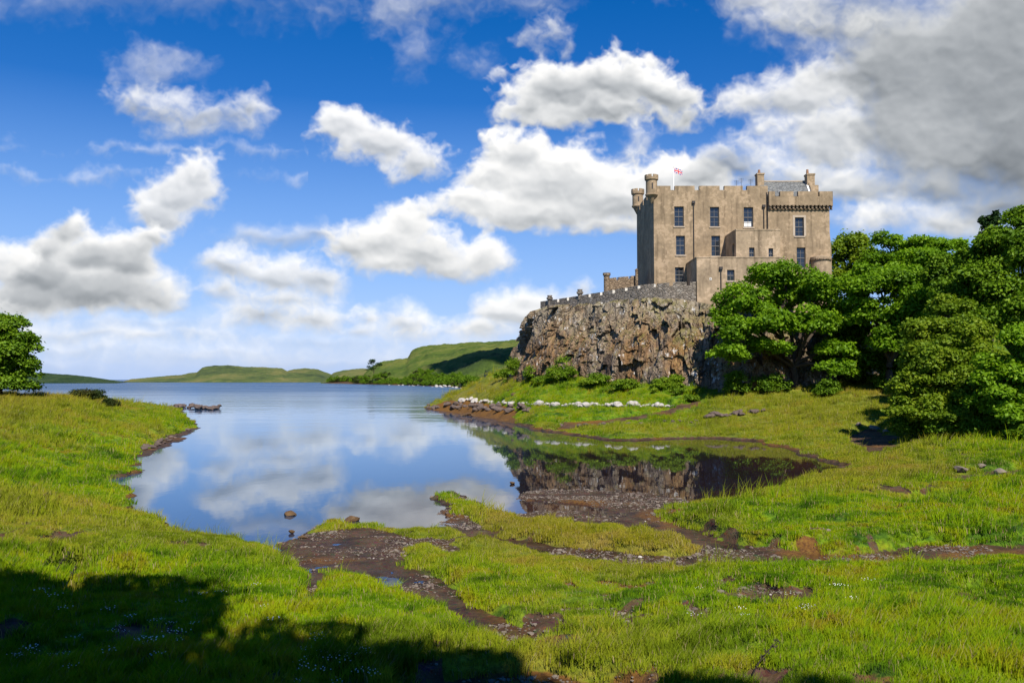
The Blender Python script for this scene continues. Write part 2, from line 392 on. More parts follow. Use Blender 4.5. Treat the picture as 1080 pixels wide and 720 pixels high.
def make_rock_mat(name='cliff_rock', dark=1.0):
    m, t = mat(name); P = pos(t)
    sz = t.node('ShaderNodeVectorMath', {0: P, 1: (1, 1, .36)}, operation='MULTIPLY').outputs[0]
    n1 = t.noise(.28, sz, 5, .6, .8); n2 = t.noise(.75, sz, 6, .6, .8); n3 = t.noise(4, sz, 5, .6)
    base = t.ramp(n2, [(.28, (.045, .033, .025)), (.40, (.155, .115, .083)), (.54, (.255, .195, .142)), (.70, (.380, .305, .220))])
    rust = t.ramp(n3, [(.3, (.120, .060, .025)), (.55, (.270, .145, .055)), (.8, (.390, .255, .110))])
    c = t.mix(t.rng(n1, .43, .60, 0, .9), base, rust)
    z = t.node('ShaderNodeSeparateXYZ', {0: P}).outputs[2]
    up = t.node('ShaderNodeSeparateXYZ', {0: t.node('ShaderNodeNewGeometry').outputs['Normal']}).outputs[2]
    c = t.mix(t.math('MULTIPLY', t.rng(z, 9, 14), t.rng(n3, .35, .65, .2, .75)), c, (.360, .310, .225))
    lich = t.rng(t.math('MULTIPLY', t.noise(.55, P, 5, .7), t.noise(2.6, sz, 5, .7)), .315, .355)
    c = t.mix(t.math('MULTIPLY', lich, .85), c, (.62, .60, .56))
    moss = t.math('MULTIPLY', t.rng(up, .35, .7), t.rng(n2, .35, .55))
    c = t.mix(t.math('MULTIPLY', moss, .8), c, (.150, .140, .030))
    dk = t.noise(1.0, t.node('ShaderNodeVectorMath', {0: P, 1: (.9, .9, .11)}, operation='MULTIPLY').outputs[0], 4, .6, .5)
    c = t.mix(t.rng(dk, .53, .66, 0, .8), c, (.040, .030, .027))
    crack = t.node('ShaderNodeTexVoronoi', {'Vector': t.node('ShaderNodeVectorMath', {0: sz, 1: t.node('ShaderNodeTexNoise', {'Vector': P, 'Scale': 1.5}).outputs[1]}, operation='ADD').outputs[0], 'Scale': 1.1}, feature='DISTANCE_TO_EDGE').outputs[0]
    h = t.math('ADD', t.math('MULTIPLY', t.rng(crack, 0, .10), .5), t.math('ADD', t.math('MULTIPLY', n2, .7), t.math('MULTIPLY', n3, .5)))
    pbsdf(t, c, .92, bump(t, h, .9, .35), .2); return m

def make_harling(name, base, dark=.5, stain=.5):
    """lime rendered wall: patches, fine grit, dark rain streaks"""
    m, t = mat(name); P = pos(t)
    n1 = t.noise(.45, P, 5, .6); n2 = t.noise(2.2, P, 5, .65); n3 = t.noise(14, P, 3)
    st = t.noise(1.0, t.node('ShaderNodeVectorMath', {0: P, 1: (1.8, 1.8, .16)}, operation='MULTIPLY').outputs[0], 5, .6)
    b = base
    c = t.ramp(t.math('ADD', t.math('MULTIPLY', n1, .6), t.math('MULTIPLY', n2, .4)), [(.32, tuple(x * .62 for x in b)), (.48, b), (.64, (b[0] * 1.20, b[1] * 1.16, b[2] * 1.10))])
    c = t.mix(t.math('MULTIPLY', t.rng(st, .52, .74), stain), c, (b[0] * .38, b[1] * .37, b[2] * .36))
    pale = t.rng(t.math('MULTIPLY', n1, n2), .265, .335)
    c = t.mix(t.math('MULTIPLY', pale, .75), c, (min(1, b[0] * 1.45), min(1, b[1] * 1.45), min(1, b[2] * 1.5)))
    pbsdf(t, c, .95, bump(t, t.math('ADD', n3, n2), .35, .05), .15); return m

def make_rubble(name, a, b, pale=(.5, .48, .44)):
    m, t = mat(name); P = pos(t)
    v = t.node('ShaderNodeTexVoronoi', {'Vector': t.node('ShaderNodeVectorMath', {0: P, 1: (1, 1, 1.6)}, operation='MULTIPLY').outputs[0], 'Scale': 2.0})
    e = t.node('ShaderNodeTexVoronoi', {'Vector': t.node('ShaderNodeVectorMath', {0: P, 1: (1, 1, 1.6)}, operation='MULTIPLY').outputs[0], 'Scale': 2.0}, feature='DISTANCE_TO_EDGE').outputs[0]
    cr = t.node('ShaderNodeSeparateColor', {0: v.outputs['Color']}).outputs[0]
    n2 = t.noise(1.6, P, 6, .7)
    c = t.mix(cr, a, b); c = t.mix(t.rng(n2, .56, .70, 0, .8), c, pale); c = t.mix(t.rng(n2, .44, .30, 0, .7), c, tuple(x * .35 for x in a))
    c = t.mix(t.rng(e, .06, 0, 0, .6), c, tuple(x * .5 for x in b))
    pbsdf(t, c, .92, bump(t, t.math('ADD', t.rng(e, 0, .12), n2), .8, .12), .2); return m

M = {}
M['ground'] = make_ground_mat(); M['grass'] = make_grass_mat(); M['water'] = make_water_mat(); M['rock'] = make_rock_mat()
M['harl'] = make_harling('castle_render', (.310, .232, .148), stain=.85); M['harl2'] = make_harling('pale_render', (.365, .278, .184), stain=.85)
M['rubble'] = make_rubble('curtain_rubble', (.165, .142, .115), (.285, .245, .200), (.46, .43, .38)); M['brownstone'] = make_rubble('brown_rubble', (.210, .150, .100), (.300, .225, .150), (.36, .30, .22))
M['lime'] = plain('lime_wash', (.70, .67, .60), .9); M['trim'] = plain('sandstone_trim', (.44, .36, .27), .9)
M['slate'] = make_rubble('roof_slate', (.150, .155, .152), (.220, .225, .215), (.42, .42, .38))
M['lead'] = plain('dark_iron', (.045, .040, .038), .6); M['sash'] = plain('painted_sash', (.15, .145, .14), .6)
M['pot'] = plain('clay_pot', (.30, .16, .09), .8); M['doorm'] = plain('dark_door', (.030, .022, .018), .7)
M['white'] = plain('white_paint', (.78, .78, .76), .6, var=.05); M['red'] = plain('flag_red', (.60, .03, .05), .7, var=.05); M['blue'] = plain('flag_blue', (.03, .05, .28), .7, var=.05)
M['bark'] = plain('bark', (.070, .052, .038), .95, var=.5, scale=4); M['darkbark'] = plain('dark_bark', (.045, .034, .026), .95, var=.5)
M['stone_w'] = plain('pale_boulder', (.43, .40, .36), .9, var=.65, scale=3.5); M['stone_d'] = plain('dark_boulder', (.125, .092, .075), .9, var=.6, scale=2.0)
M['stone_g'] = plain('grey_pebble', (.190, .155, .120), .85, var=.6, scale=2.2); M['weed'] = plain('wet_seaweed_rock', (.120, .070, .028), .6, var=.6)
m, t = mat('window_glass'); pbsdf(t, (.020, .026, .036), .06, None, .8); M['glass'] = m
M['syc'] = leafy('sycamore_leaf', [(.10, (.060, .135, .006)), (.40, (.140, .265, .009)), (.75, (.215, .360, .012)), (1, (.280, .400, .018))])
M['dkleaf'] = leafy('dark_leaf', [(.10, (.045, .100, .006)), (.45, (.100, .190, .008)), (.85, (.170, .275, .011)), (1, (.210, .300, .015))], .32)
M['wil'] = leafy('willow_leaf', [(.10, (.080, .140, .008)), (.40, (.150, .235, .011)), (.75, (.225, .300, .016)), (1, (.280, .320, .026))])
M['shrub'] = leafy('shrub_leaf', [(.1, (.080, .150, .008)), (.5, (.165, .270, .012)), (.9, (.270, .340, .020))], tscale=.6)
M['gorse'] = leafy('gorse_leaf', [(.1, (.014, .028, .006)), (.5, (.040, .060, .012)), (.9, (.085, .070, .020))])
M['conif'] = leafy('conifer_needle', [(.1, (.008, .024, .007)), (.5, (.018, .046, .011)), (.9, (.036, .070, .016))], .15)

# ------------------------------------------------------------------ terrain
def sdist(px, py, poly):
    """signed distance to a polygon, positive outside"""
    n = len(poly); best = np.full(px.shape, 1e18); ins = np.zeros(px.shape, bool)
    for i in range(n):
        ax, ay = poly[i]; bx, by = poly[(i + 1) % n]
        ex, ey = bx - ax, by - ay; wx, wy = px - ax, py - ay
        q = np.clip((wx * ex + wy * ey) / (ex * ex + ey * ey + 1e-12), 0, 1)
        best = np.minimum(best, (wx - ex * q) ** 2 + (wy - ey * q) ** 2)
        if ay != by:
            c = ((ay > py) != (by > py)) & (px < (bx - ax) * (py - ay) / (by - ay) + ax); ins ^= c
    return np.sqrt(best) * np.where(ins, -1, 1)
def zp(pts, z=0.0): return [on_z(u, v, z) for u, v in pts]
WATER = zp([(188,432),(196,440),(206,450),(196,461),(180,468),(160,476),(143,486),(140,497),(116,509),(127,519),(126,528),(150,543),(172,560),(192,568),(228,570),(258,574),(288,580),(303,581),(306,573),(318,566),(330,560),(350,554),(385,555),(410,561),(440,563),(464,560),(468,551),(461,541),(470,533),(457,525),(476,519),(492,526),(515,537),(545,543),(575,541),(600,538),(635,542),(652,548),(640,536),(600,530),(570,528),(550,524),(556,520),(590,518),(640,519),(690,524),(725,530),(760,529),(790,521),(830,513),(860,506),(880,498),(900,492),(885,488),(860,483),(838,475),(800,466),(750,462),(700,463),(650,465),(610,460),(575,454),(545,448),(520,443),(490,438),(462,434),(447,430),(460,426),(490,421),(505,416),(520,413),(510,410.5),(480,408.5),(440,406.6),(400,405.6),(360,404.6),(338,404.2)])
WATER += [(-260,1350),(100,1500),(400,2500),(400,12000),(-12000,12000),(-12000,400),(-600,320),(-300,230),(-140,185),(-85,168)]
MUDS = [zp(p, zz) for zz, p in zip((.06,.22,1.3,1.3,.55,.3,.1,1.5,.7,.4,.75,.35,.25,.35,.4,1.0,0), (
 [(460,530),(465,555),(490,568),(560,580),(640,597),(700,602),(760,603),(830,604),(900,603),(960,601),(1020,597),(1120,594),(1120,575),(1010,575),(960,577),(930,581),(880,585),(830,583),(780,578),(765,570),(748,560),(715,550),(695,540),(740,532),(790,523),(720,521),(640,516),(550,517),(540,530),(500,520)],
 [(300,582),(305,570),(330,556),(370,550),(410,558),(445,563),(425,575),(430,588),(470,604),(520,636),(565,660),(545,672),(490,652),(440,632),(400,614),(370,602),(345,594),(338,610),(345,628),(330,634),(316,602)],
 [(48,568),(60,556),(85,552),(75,562),(110,566),(150,565),(150,572),(100,572),(60,572)],
 [(60,580),(120,583),(175,580),(172,587),(100,589)],
 [(455,690),(520,680),(600,682),(680,700),(700,730),(640,770),(500,750),(400,755),(430,715)],
 [(150,470),(180,455),(207,446),(212,452),(197,464),(165,478),(138,492),(133,486)],
 [(590,450),(640,450),(700,448.5),(740,446.5),(740,448),(700,450.5),(640,453),(595,454)],
 [(890,447),(918,441),(945,447),(948,456),(915,459)],
 [(1000,491),(1085,489),(1085,498),(1010,501)],
 [(446,431),(462,427.5),(480,430),(510,434),(545,439),(545,444),(505,441),(480,437)],
 [(1010,600),(1050,596),(1062,606),(1030,610)], [(560,625),(640,628),(690,640),(640,640),(590,634)],
 [(430,560),(470,566),(500,580),(470,580),(440,572)],
 [(790,545),(850,548),(900,551),(850,553),(800,550)], [(930,520),(1010,522),(1050,526),(980,526)], [(200,650),(260,640),(275,650),(220,660)],
 [(330,400.9+4),(500,411.5),(505,409.5),(440,406),(340,403.9)]))]
ISLET = zp([(474,519),(500,529),(545,546),(600,550),(650,551),(700,562),(733,573),(736,580),(700,580),(640,575),(580,569),(530,559),(500,549),(482,538),(462,527)], .2)
RUST = zp([(440,432),(480,436),(540,445),(640,455),(640,450),(540,436),(470,428)])
DRY = [zp(p, .3) for p in ([(590,452),(700,452),(800,440),(900,430),(1000,440),(1000,500),(900,500),(860,482),(800,464),(700,462)], [(400,745),(440,680),(560,650),(720,670),(760,740)], [(640,576),(500,546),(480,522),(560,548),(735,572)])]
DRYL = [on_z(0, 445, 2.4), on_z(90, 432, 2.4), on_z(150, 428, 1.8), on_z(120, 418, 2.6), (-75, 130), (-120, 80)]

CP = []
def cp(u, v, D): CP.append(at(u, v, D))
def cz(u, v, z): x, y = on_z(u, v, z); CP.append((x, y, z))
for a in ((0,720,1.5),(0,600,1.4),(-200,650,1.6),(0,500,1.3),(200,720,1.1),(200,620,.75),(400,720,.6),(540,720,.6),(540,640,.28),(540,600,.22),(700,720,.8),(700,640,.4),(900,720,.95),(900,640,.45),(1080,720,1.1),(1080,620,.6),(1080,560,.4),(900,540,.26),(800,560,.26),(620,565,.30),(1080,500,.7),(900,470,.35),(700,458,.12),(800,456,.25),(1300,600,1.2),(1300,480,1.6),(350,600,.28),(100,620,1.2)): cz(*a)
for a in ((0,450,50),(0,426,80),(50,419,100),(100,421,105),(150,426,120),(185,429,150),(-300,415,80),(1080,458,64),(1000,444,74),(1080,430,88),(900,424,92),(850,405,101),(930,401,104),(640,428,100),(560,428,106),(500,423,142),(470,428,158),(700,407,103),(600,402,112.5),(550,385,133),(520,390,152),(500,402,200),(530,383,230),(480,405,300),(440,402,500),(400,401,700),(350,402.5,1100),(500,384,400),(548,381,300),(780,412,101),(1000,395,130),(1080,395,120),(440,398,600),(470,394,560)): cp(*a)
CP += [(-150,150,3),(-60,140,1.0),(100,150,12),(60,200,16),(200,200,20),(300,100,15),(150,50,5),(0,-30,2.2),(-30,-20,2.6),(40,-20,2.2),(0,0,1.6),(-6,3,1.7),(8,3,1.4),(500,500,30),(400,1000,25),(150,900,16),(-100,-200,6),(200,-200,6),(-300,0,8),(60,130,9),(20,135,9),(0,900,8)]
CP = np.array(CP)
def _rbf():
    X = CP[:, :2]; d = np.sqrt(((X[:, None] - X[None]) ** 2).sum(-1)); n = len(X)
    A = np.zeros((n + 3, n + 3)); A[:n, :n] = d + np.eye(n) * -.6; A[:n, n] = 1; A[:n, n+1:] = X / 100; A[n:, :n] = A[:n, n:].T
    return np.linalg.solve(A, np.concatenate([CP[:, 2], np.zeros(3)]))
RB = _rbf()
def terrain(x, y, full=False):
    x = np.asarray(x, float); y = np.asarray(y, float)
    D = np.hypot(x, y); sc = np.clip(D / 30, .35, 4)
    wx = (fbm(x / (2.2 * 1), y / 2.2, 11, 3) - .5) * 1.3 * np.minimum(sc, 1.5) + (fbm(x / .5, y / .5, 18, 2) - .5) * .35
    wy = (fbm(x / (2.2 * 1), y / 2.2, 12, 3) - .5) * 1.3 * np.minimum(sc, 1.5) + (fbm(x / .5, y / .5, 19, 2) - .5) * .35
    X, Y = x + wx, y + wy
    d = sdist(X, Y, WATER)
    zc = np.full(x.shape, RB[-3]) + RB[-2] * x / 100 + RB[-1] * y / 100
    for k, (cx, cy, _) in enumerate(CP): zc += RB[k] * np.hypot(x - cx, y - cy)
    zc = np.maximum(zc, .10)
    zc = np.where(D > 1350, 3, zc)
    near = D < 240
    mud_d = np.full(x.shape, 99.0); creek = np.full(x.shape, 99.0)
    Xn, Yn = X[near], Y[near]; md = np.full(Xn.shape, 99.0)
    for i, P in enumerate(MUDS[:-1]):
        s = sdist(Xn, Yn, P)
        if i == 0: s = np.maximum(s, -sdist(Xn, Yn, ISLET)); creek[near] = s
        if i == 1: creek[near] = np.minimum(creek[near], s)
        md = np.minimum(md, s)
    mud_d[near] = md
    far = ~near
    if far.any(): mud_d[far] = sdist(X[far], Y[far], MUDS[-1])
    # eroded bare patches
    er = fbm(x / 4.2 + fbm(y / 3, x / 3, 58, 2), y / 1.25, 55, 4)
    bare = ss(.60, .65, er + .07 * ss(21, 14, D) * (x > -5)) * ss(.40, .55, fbm(x / .45, y / .6, 57, 3)) * (D < 70) * ss(.8, 2, d)
    rise = ss(0, 1, mud_d / np.clip(sc * .5, .25, 1.2))
    far_side = ss(24.7, 25.9, y) * ss(2.5, 4.5, x)
    zc = np.where(far_side > 0, np.maximum(zc, .46 * far_side * ss(.1, .5, creek)), zc)
    zc = np.minimum(zc, (.20 + .07 * np.maximum(creek, 0)) * (1 - far_side) + far_side * (.50 + .02 * np.maximum(creek, 0)) + 30 * ss(14, 60, creek)); land = np.minimum(zc, .07 + np.where((x > -3) & (D < 85), .09, np.where((y > 86) & (x > -16), .55, .20)) * d)
    hum = (fbm(x / 1.3, y / 1.3, 31, 4) - .5) * .62 + (fbm(x / 6, y / 6, 32, 3) - .5) * .50 + (billow(x / .55, y / .55, 33, 3) - .5) * .16
    hn = fbm(x / 1.3, y / 1.3, 31, 4)
    bare = np.maximum(bare, .62 * ss(.43, .34, hn) * ss(9, 14, D) * (D < 60) * ss(1, 3, d) * ss(.40, .58, fbm(x / 7, y / 4, 59, 3)))
    big = (fbm(x / 60, y / 60, 35, 4) - .5) * np.clip((D - 150) / 60, 0, 9)
    amp = ss(0, 3, d) * np.clip(.35 + zc * .7, .3, 1)
    grassz = land + hum * amp + big * ss(0, 30, d) + .05
    mudz = .045 + (fbm(x / 1.1, y / 1.1, 36, 4) - .5) * .17 + np.clip(land - .45, 0, 9) * .96
    z = mudz * (1 - rise) + grassz * rise - bare * .10 * rise
    z = np.where(d > 0, np.minimum(z, .03 + .55 * d), np.maximum(-1.6, .16 * d))
    # shore of boulders far away keeps steep
    if not full: return z
    mud = np.maximum(1 - ss(-.25, .45, mud_d / np.clip(sc * .6, .4, 1.3)), bare * .9)
    mud = np.maximum(mud, 1 - ss(.05, .45, d / np.clip(sc * (.25 + 1.1 * fbm(x / 5, y / 5, 77, 3)), .3, 1.6)))
    rust = np.zeros(x.shape); dry = np.zeros(x.shape)
    if near.any():
        rust[near] = 1 - ss(-2, 2, sdist(Xn, Yn, RUST))
        q = np.zeros(Xn.shape)
        for P in DRY: q = np.maximum(q, .55 * (1 - ss(-3, 3, sdist(Xn, Yn, P))))
        q = np.maximum(q, .8 * (1 - ss(-8, 6, sdist(Xn, Yn, DRYL))))
        dry[near] = q
    n = fbm(x / 14, y / 14, 71, 4)
    dry = np.clip(dry * (.55 + n * .9) + .5 * ss(.56, .72, n), 0, 1) * np.where(D > 240, .7, 1)
    dry = np.clip(dry + .55 * ss(110, 160, y) * (x > -20) * (x < 60), 0, 1)
    rust = np.maximum(rust, ss(.55, .7, fbm(x / 3, y / 3, 72, 3)) * .8)
    return z, mud, dry, rust, d

def build_terrain():
    th = np.concatenate([np.linspace(-180, -50, 70)[:-1], np.linspace(-50, 50, 900), np.linspace(50, 180, 70)[1:]])
    rr = np.concatenate([[.4], np.geomspace(1.5, 8, 18)[:-1], np.geomspace(8, 150, 560)[:-1], np.geomspace(150, 1800, 130)])
    T, Rr = np.meshgrid(np.radians(th), rr); x, y = np.sin(T) * Rr, np.cos(T) * Rr
    z, mud, dry, rust, d = terrain(x.ravel(), y.ravel(), True)
    V = np.stack([x.ravel(), y.ravel(), z], 1); n = len(th); mrow = len(rr)
    i = (np.arange(mrow - 1)[:, None] * n + np.arange(n - 1)[None]).ravel()
    Fc = np.stack([i, i + 1, i + n + 1, i + n], 1)[:, ::-1]
    o = mesh_np('ground', V, Fc, M['ground'], smooth=True, attrs={'mud': mud, 'dry': dry, 'rust': rust})
    tag(o, kind='structure')
build_terrain()
def tz(x, y): return float(terrain(np.array([x]), np.array([y]))[0])

def build_water():
    w = MB(); w.face([(-14000, -400, 0), (14000, -400, 0), (14000, 14000, 0), (-14000, 14000, 0)])
    tag(w.build('water', M['water']), kind='structure')
build_water()

# ------------------------------------------------------------------ far hills
def hill_mat(name, lo, hi, dark, s=.012):
    m, t = mat(name); P = pos(t); n1 = t.noise(s, P, 5, .6, .5); n2 = t.noise(s * 6, P, 5, .65)
    c = t.ramp(t.math('ADD', t.math('MULTIPLY', n1, .6), t.math('MULTIPLY', n2, .4)), [(.36, dark), (.48, lo), (.58, hi), (.7, (hi[0] * 1.15, hi[1] * .95, hi[2] * 1.3))])
    up = t.node('ShaderNodeSeparateXYZ', {0: t.node('ShaderNodeNewGeometry').outputs['Normal']}).outputs[2]
    c = t.mix(t.rng(up, .62, .45), c, (.10, .095, .075))
    pbsdf(t, c, .95, bump(t, n2, 1, 4), .1); return m
def hill(name, prof, D, front, back, m, base_v=None, rough=2.0, seed=1, foot=0.0, nx=300, ny=70, sharp=1.3):
    """ridge whose crest runs through the given photo points at distance D, sloping down to both sides"""
    us = np.linspace(prof[0][0], prof[-1][0], nx); vs = np.interp(us, [p[0] for p in prof], [p[1] for p in prof])
    crest = np.array([at(u, v, D) for u, v in zip(us, vs)])
    tt = np.linspace(-1, 1, ny); V = []
    for t_ in tt:
        off = t_ * (np.interp(us, *front) if not np.isscalar(front) else front) if t_ < 0 else t_ * back
        k = np.clip(1 - np.abs(t_) ** sharp, 0, 1) if sharp > 0 else (1 - abs(t_)) ** -sharp
        x = crest[:, 0] * (1 + off / D * .9); y = crest[:, 1] + off
        z = foot + (crest[:, 2] - foot) * k
        nz = (fbm(x / 60, y / 60, seed, 5) - .5) * rough * np.minimum(1, np.abs(t_) * 3) + (billow(x / 25, y / 25, seed + 5, 4) - .5) * rough * .35
        V.append(np.stack([x, y, np.where(abs(t_) > .999, .2, z + nz * np.clip((crest[:, 2] - foot) / 8, 0, 1.5))], 1))
    V = np.concatenate(V); i = (np.arange(ny - 1)[:, None] * nx + np.arange(nx - 1)[None]).ravel()
    o = mesh_np(name, V, np.stack([i, i + 1, i + nx + 1, i + nx], 1), m, smooth=True); tag(o, kind='structure'); return o
HM1 = hill_mat('hill_turf', (.070, .110, .018), (.130, .150, .030), (.030, .050, .014))
HM2 = hill_mat('island_turf', (.085, .115, .035), (.150, .150, .050), (.040, .060, .028), .008)
HM3 = hill_mat('forest_slope', (.030, .058, .020), (.050, .080, .028), (.018, .038, .016), .02)
main_hill = hill('hill', [(380,399),(392,388),(402,382),(418,379.5),(430,378),(434,371),(440,367.5),(452,365),(480,362.5),(520,361),(548,357),(580,351),(640,348),(800,345),(1100,340)], 1150, ([380,400,440,480,500,520,600], [130,270,390,540,640,760,850]), 500, HM1, rough=11, seed=3, foot=3, nx=420, ny=120, sharp=-1.25)
hill('hill', [(340,402),(352,393),(362,390),(380,388.5),(400,389),(420,392),(440,398)], 1250, 140, 200, HM2, rough=5, seed=9, foot=0)
hill('hill', [(128,403.5),(140,400),(160,398),(190,395.5),(208,392.5),(214,387.5),(225,385.8),(243,385.5),(262,387),(285,387.5),(298,388.5),(303,391.5),(310,389.5),(322,388),(335,389.5),(344,393),(352,396),(364,399),(380,403.5)], 1750, 260, 400, HM2, rough=6, seed=21, foot=0, nx=360)
hill('hill', [(-160,390),(-60,391),(0,392),(45,393.5),(70,395),(95,397.5),(112,400),(130,403)], 1350, 200, 300, HM3, rough=5, seed=31, foot=0)

# ------------------------------------------------------------------ the crag under the castle
def XU(u, D): return (at(u, 360, D)[0], D)
TOPP = [(10,160),(5.4,139),XU(571,126.5),XU(600,121),XU(640,115),XU(676,110.8),(18.9,108.8),(22.5,107.4),(24.4,105.6),(28,105.4),(34,106),(41,110),(52,124),(56,150)]
FOOT = [(3,165),(0,141),XU(547,128.5),XU(573,120.5),XU(610,113.8),XU(648,108.2),(16.8,104.2),(21,101.2),(24.5,99.8),(29,99.2),(35,100.5),(43.5,105.5),(57,122),(62,150)]
TOPZ = [13.2,13.8,15.2,15.3,15.3,15.3,15.1,14.4,13.8,13.4,13.0,12.5,12,12]
def catmull(P, n):
    P = np.array(P, float); k = len(P); u = np.linspace(0, k - 1.0001, n); i = u.astype(int); f = (u - i)[:, None]
    g = lambda j: P[np.clip(j, 0, k - 1)]
    a, b, c, d = g(i - 1), g(i), g(i + 1), g(i + 2)
    return .5 * ((2 * b) + (-a + c) * f + (2 * a - 5 * b + 4 * c - d) * f ** 2 + (-a + 3 * b - 3 * c + d) * f ** 3)
def build_crag():
    n, mv = 640, 170
    top = catmull(np.column_stack([TOPP, TOPZ]), n); foot = catmull(FOOT, n)
    fz = terrain(foot[:, 0], foot[:, 1]) - .9
    tang = np.gradient(top[:, :2], axis=0); nor = np.stack([tang[:, 1], -tang[:, 0]], 1); nor /= np.linalg.norm(nor, axis=1)[:, None]
    rows = []
    t = np.linspace(0, 1, mv)[:, None]
    lean = t ** (1.0 + .5 * fbm(np.linspace(0, 14, n), np.zeros(n), 4, 3)[None])
    x = foot[None, :, 0] * (1 - lean) + top[None, :, 0] * lean; y = foot[None, :, 1] * (1 - lean) + top[None, :, 1] * lean
    z = fz[None] * (1 - t) + top[None, :, 2] * t
    s = np.cumsum(np.r_[0, np.linalg.norm(np.diff(foot, axis=0), axis=1)])[None] + 0 * t
    def cells(cs, cv, seed, jit=.85):
        # facetted blocks: nearest cell with its own set-back and tilt
        qs = s / cs + (fbm(s / 2.5, z / 2.5, seed + 3, 3) - .5) * .9; qz = z / cv + (fbm(s / 2.5, z / 2.5, seed + 4, 3) - .5) * .9
        bi = np.floor(qs).astype(np.int64); bj = np.floor(qz).astype(np.int64)
        best = np.full(qs.shape, 9e9); val = np.zeros(qs.shape); zz = np.zeros_like(bi)
        for di in (-1, 0, 1):
            for dj in (-1, 0, 1):
                ci, cj = bi + di, bj + dj
                px = ci + .5 + (_h(ci, cj, zz, seed) - .5) * jit; py = cj + .5 + (_h(ci, cj, zz, seed + 1) - .5) * jit
                dd = (qs - px) ** 2 + (qz - py) ** 2
                v = _h(ci, cj, zz, seed + 2) - .5 + (qs - px) * (_h(ci, cj, zz, seed + 5) - .5) * 1.1 + (qz - py) * (_h(ci, cj, zz, seed + 6) - .65) * .9
                mm = dd < best; best = np.where(mm, dd, best); val = np.where(mm, v, val)
        return val
    d = cells(4.2, 6.5, 100) * 1.2 + cells(1.9, 3.8, 120) * .9 + cells(.75, 1.4, 140) * .34 + (fbm(s / 8, z / 8, 8, 4) - .5) * 2.0 + (fbm(s / .5, z / .7, 9, 3) - .5) * .25
    zf = z - fz[None]
    for s0, k_, w_, dp in ((14, .35, .35, .8), (21, -.5, .3, .7), (27, .8, .4, 1.0), (31.5, .15, .55, 1.5), (37, -.7, .35, .9), (41, .5, .3, .8), (34, 1.3, .3, .9)):
        off = (s - s0 - k_ * zf) + (fbm(s / 1.5, z / 1.5, int(s0 * 7), 3) - .5) * 1.6
        d = d - dp * np.exp(-(off / w_) ** 2) * ss(.0, .15, t) + .35 * np.exp(-((off - 1.2) / 1.0) ** 2)
    fade = ss(1, .93, t) * 1.0
    d = d * (.12 + .88 * fade) + .45 * ss(.0, .25, t) * fade
    x = x + nor[None, :, 0] * d; y = y + nor[None, :, 1] * d
    z = z + (cells(2.2, 2.2, 160) * .5) * fade * ss(0, .1, t)
    rows = [np.stack([x, y, z], -1)]
    # terrace on top
    c0 = np.array([30, 128.0])
    for k, e in enumerate(np.linspace(.08, .75, 12)):
        q = top[:, :2] * (1 - e) + c0 * e
        rows.append(np.column_stack([q, top[:, 2] * (1 - e) + 14.6 * e + (fbm(q[:, 0], q[:, 1], 6, 3) - .5) * .3])[None])
    V = np.concatenate(rows, 0); mr = V.shape[0]; V = V.reshape(-1, 3)
    i = (np.arange(mr - 1)[:, None] * n + np.arange(n - 1)[None]).ravel()
    o = mesh_np('rock_crag', V, np.stack([i, i + 1, i + n + 1, i + n], 1), M['rock'], smooth=False)
    tag(o, 'weathered brown and grey rock crag carrying the castle, streaked with white lichen', 'crag', kind='structure')
build_crag()

# ------------------------------------------------------------------ castle
Y0 = 114.0; YB = 129.5; YL = 107.7; YM = 108.6; YT = 113.75
def X(u, Y): return at(u, 300, Y)[0]
def Z(v, Y): return at(540, v, Y)[2]
def wall_holes(mb, p0, p1, z0, z1, holes, depth=.35, m=0, mr=0):
    """vertical wall from p0 to p1 (plan points; outside on the right of p0->p1 ... -y for +x), with recessed openings"""
    L = math.hypot(p1[0] - p0[0], p1[1] - p0[1]); ux, uy = (p1[0] - p0[0]) / L, (p1[1] - p0[1]) / L; nx, ny = -uy, ux
    P = lambda a, z, d=0: (p0[0] + ux * a + nx * d, p0[1] + uy * a + ny * d, z)
    As = sorted({0, L} | {h[0] for h in holes} | {h[1] for h in holes}); Zs = sorted({z0, z1} | {h[2] for h in holes} | {h[3] for h in holes})
    for a, b in zip(As[:-1], As[1:]):
        for c, d in zip(Zs[:-1], Zs[1:]):
            if any(h[0] - 1e-6 <= a and b <= h[1] + 1e-6 and h[2] - 1e-6 <= c and d <= h[3] + 1e-6 for h in holes): continue
            mb.face([P(a, c), P(b, c), P(b, d), P(a, d)], m)
    for a, b, c, d in [h[:4] for h in holes]:
        mb.face([P(a, c), P(a, d), P(a, d, depth), P(a, c, depth)], mr); mb.face([P(b, c), P(b, c, depth), P(b, d, depth), P(b, d)], mr)
        mb.face([P(a, d), P(b, d), P(b, d, depth), P(a, d, depth)], mr); mb.face([P(a, c), P(a, c, depth), P(b, c, depth), P(b, c)], mr)
castle = thing('castle', 'large tan rendered castle with battlements, turrets and slate roof on the crag', 'castle', (X(770, Y0), 120, 14.0))
WIN = {'k': [(711.7,217.8,721.8,238.7),(749.5,218.3,759.2,239),(785.2,218.5,795.3,239.5),(713.2,248.6,722.8,268.8),(750.7,248.6,760,270),(712,281.8,721.4,297.7)],
       't': [(839.3,229.3,848.7,249),(840.8,261,850,282.8)], 'm': [(790.5,261,796.2,272),(811,261.8,816,272.7)], 'l': [(766.9,284.5,774.8,296),(809.5,286,814,294)]}
def holes(key, Y, x0): return [(X(a, Y) - x0, X(c, Y) - x0, Z(d, Y), Z(b, Y)) for a, b, c, d in WIN[key]]
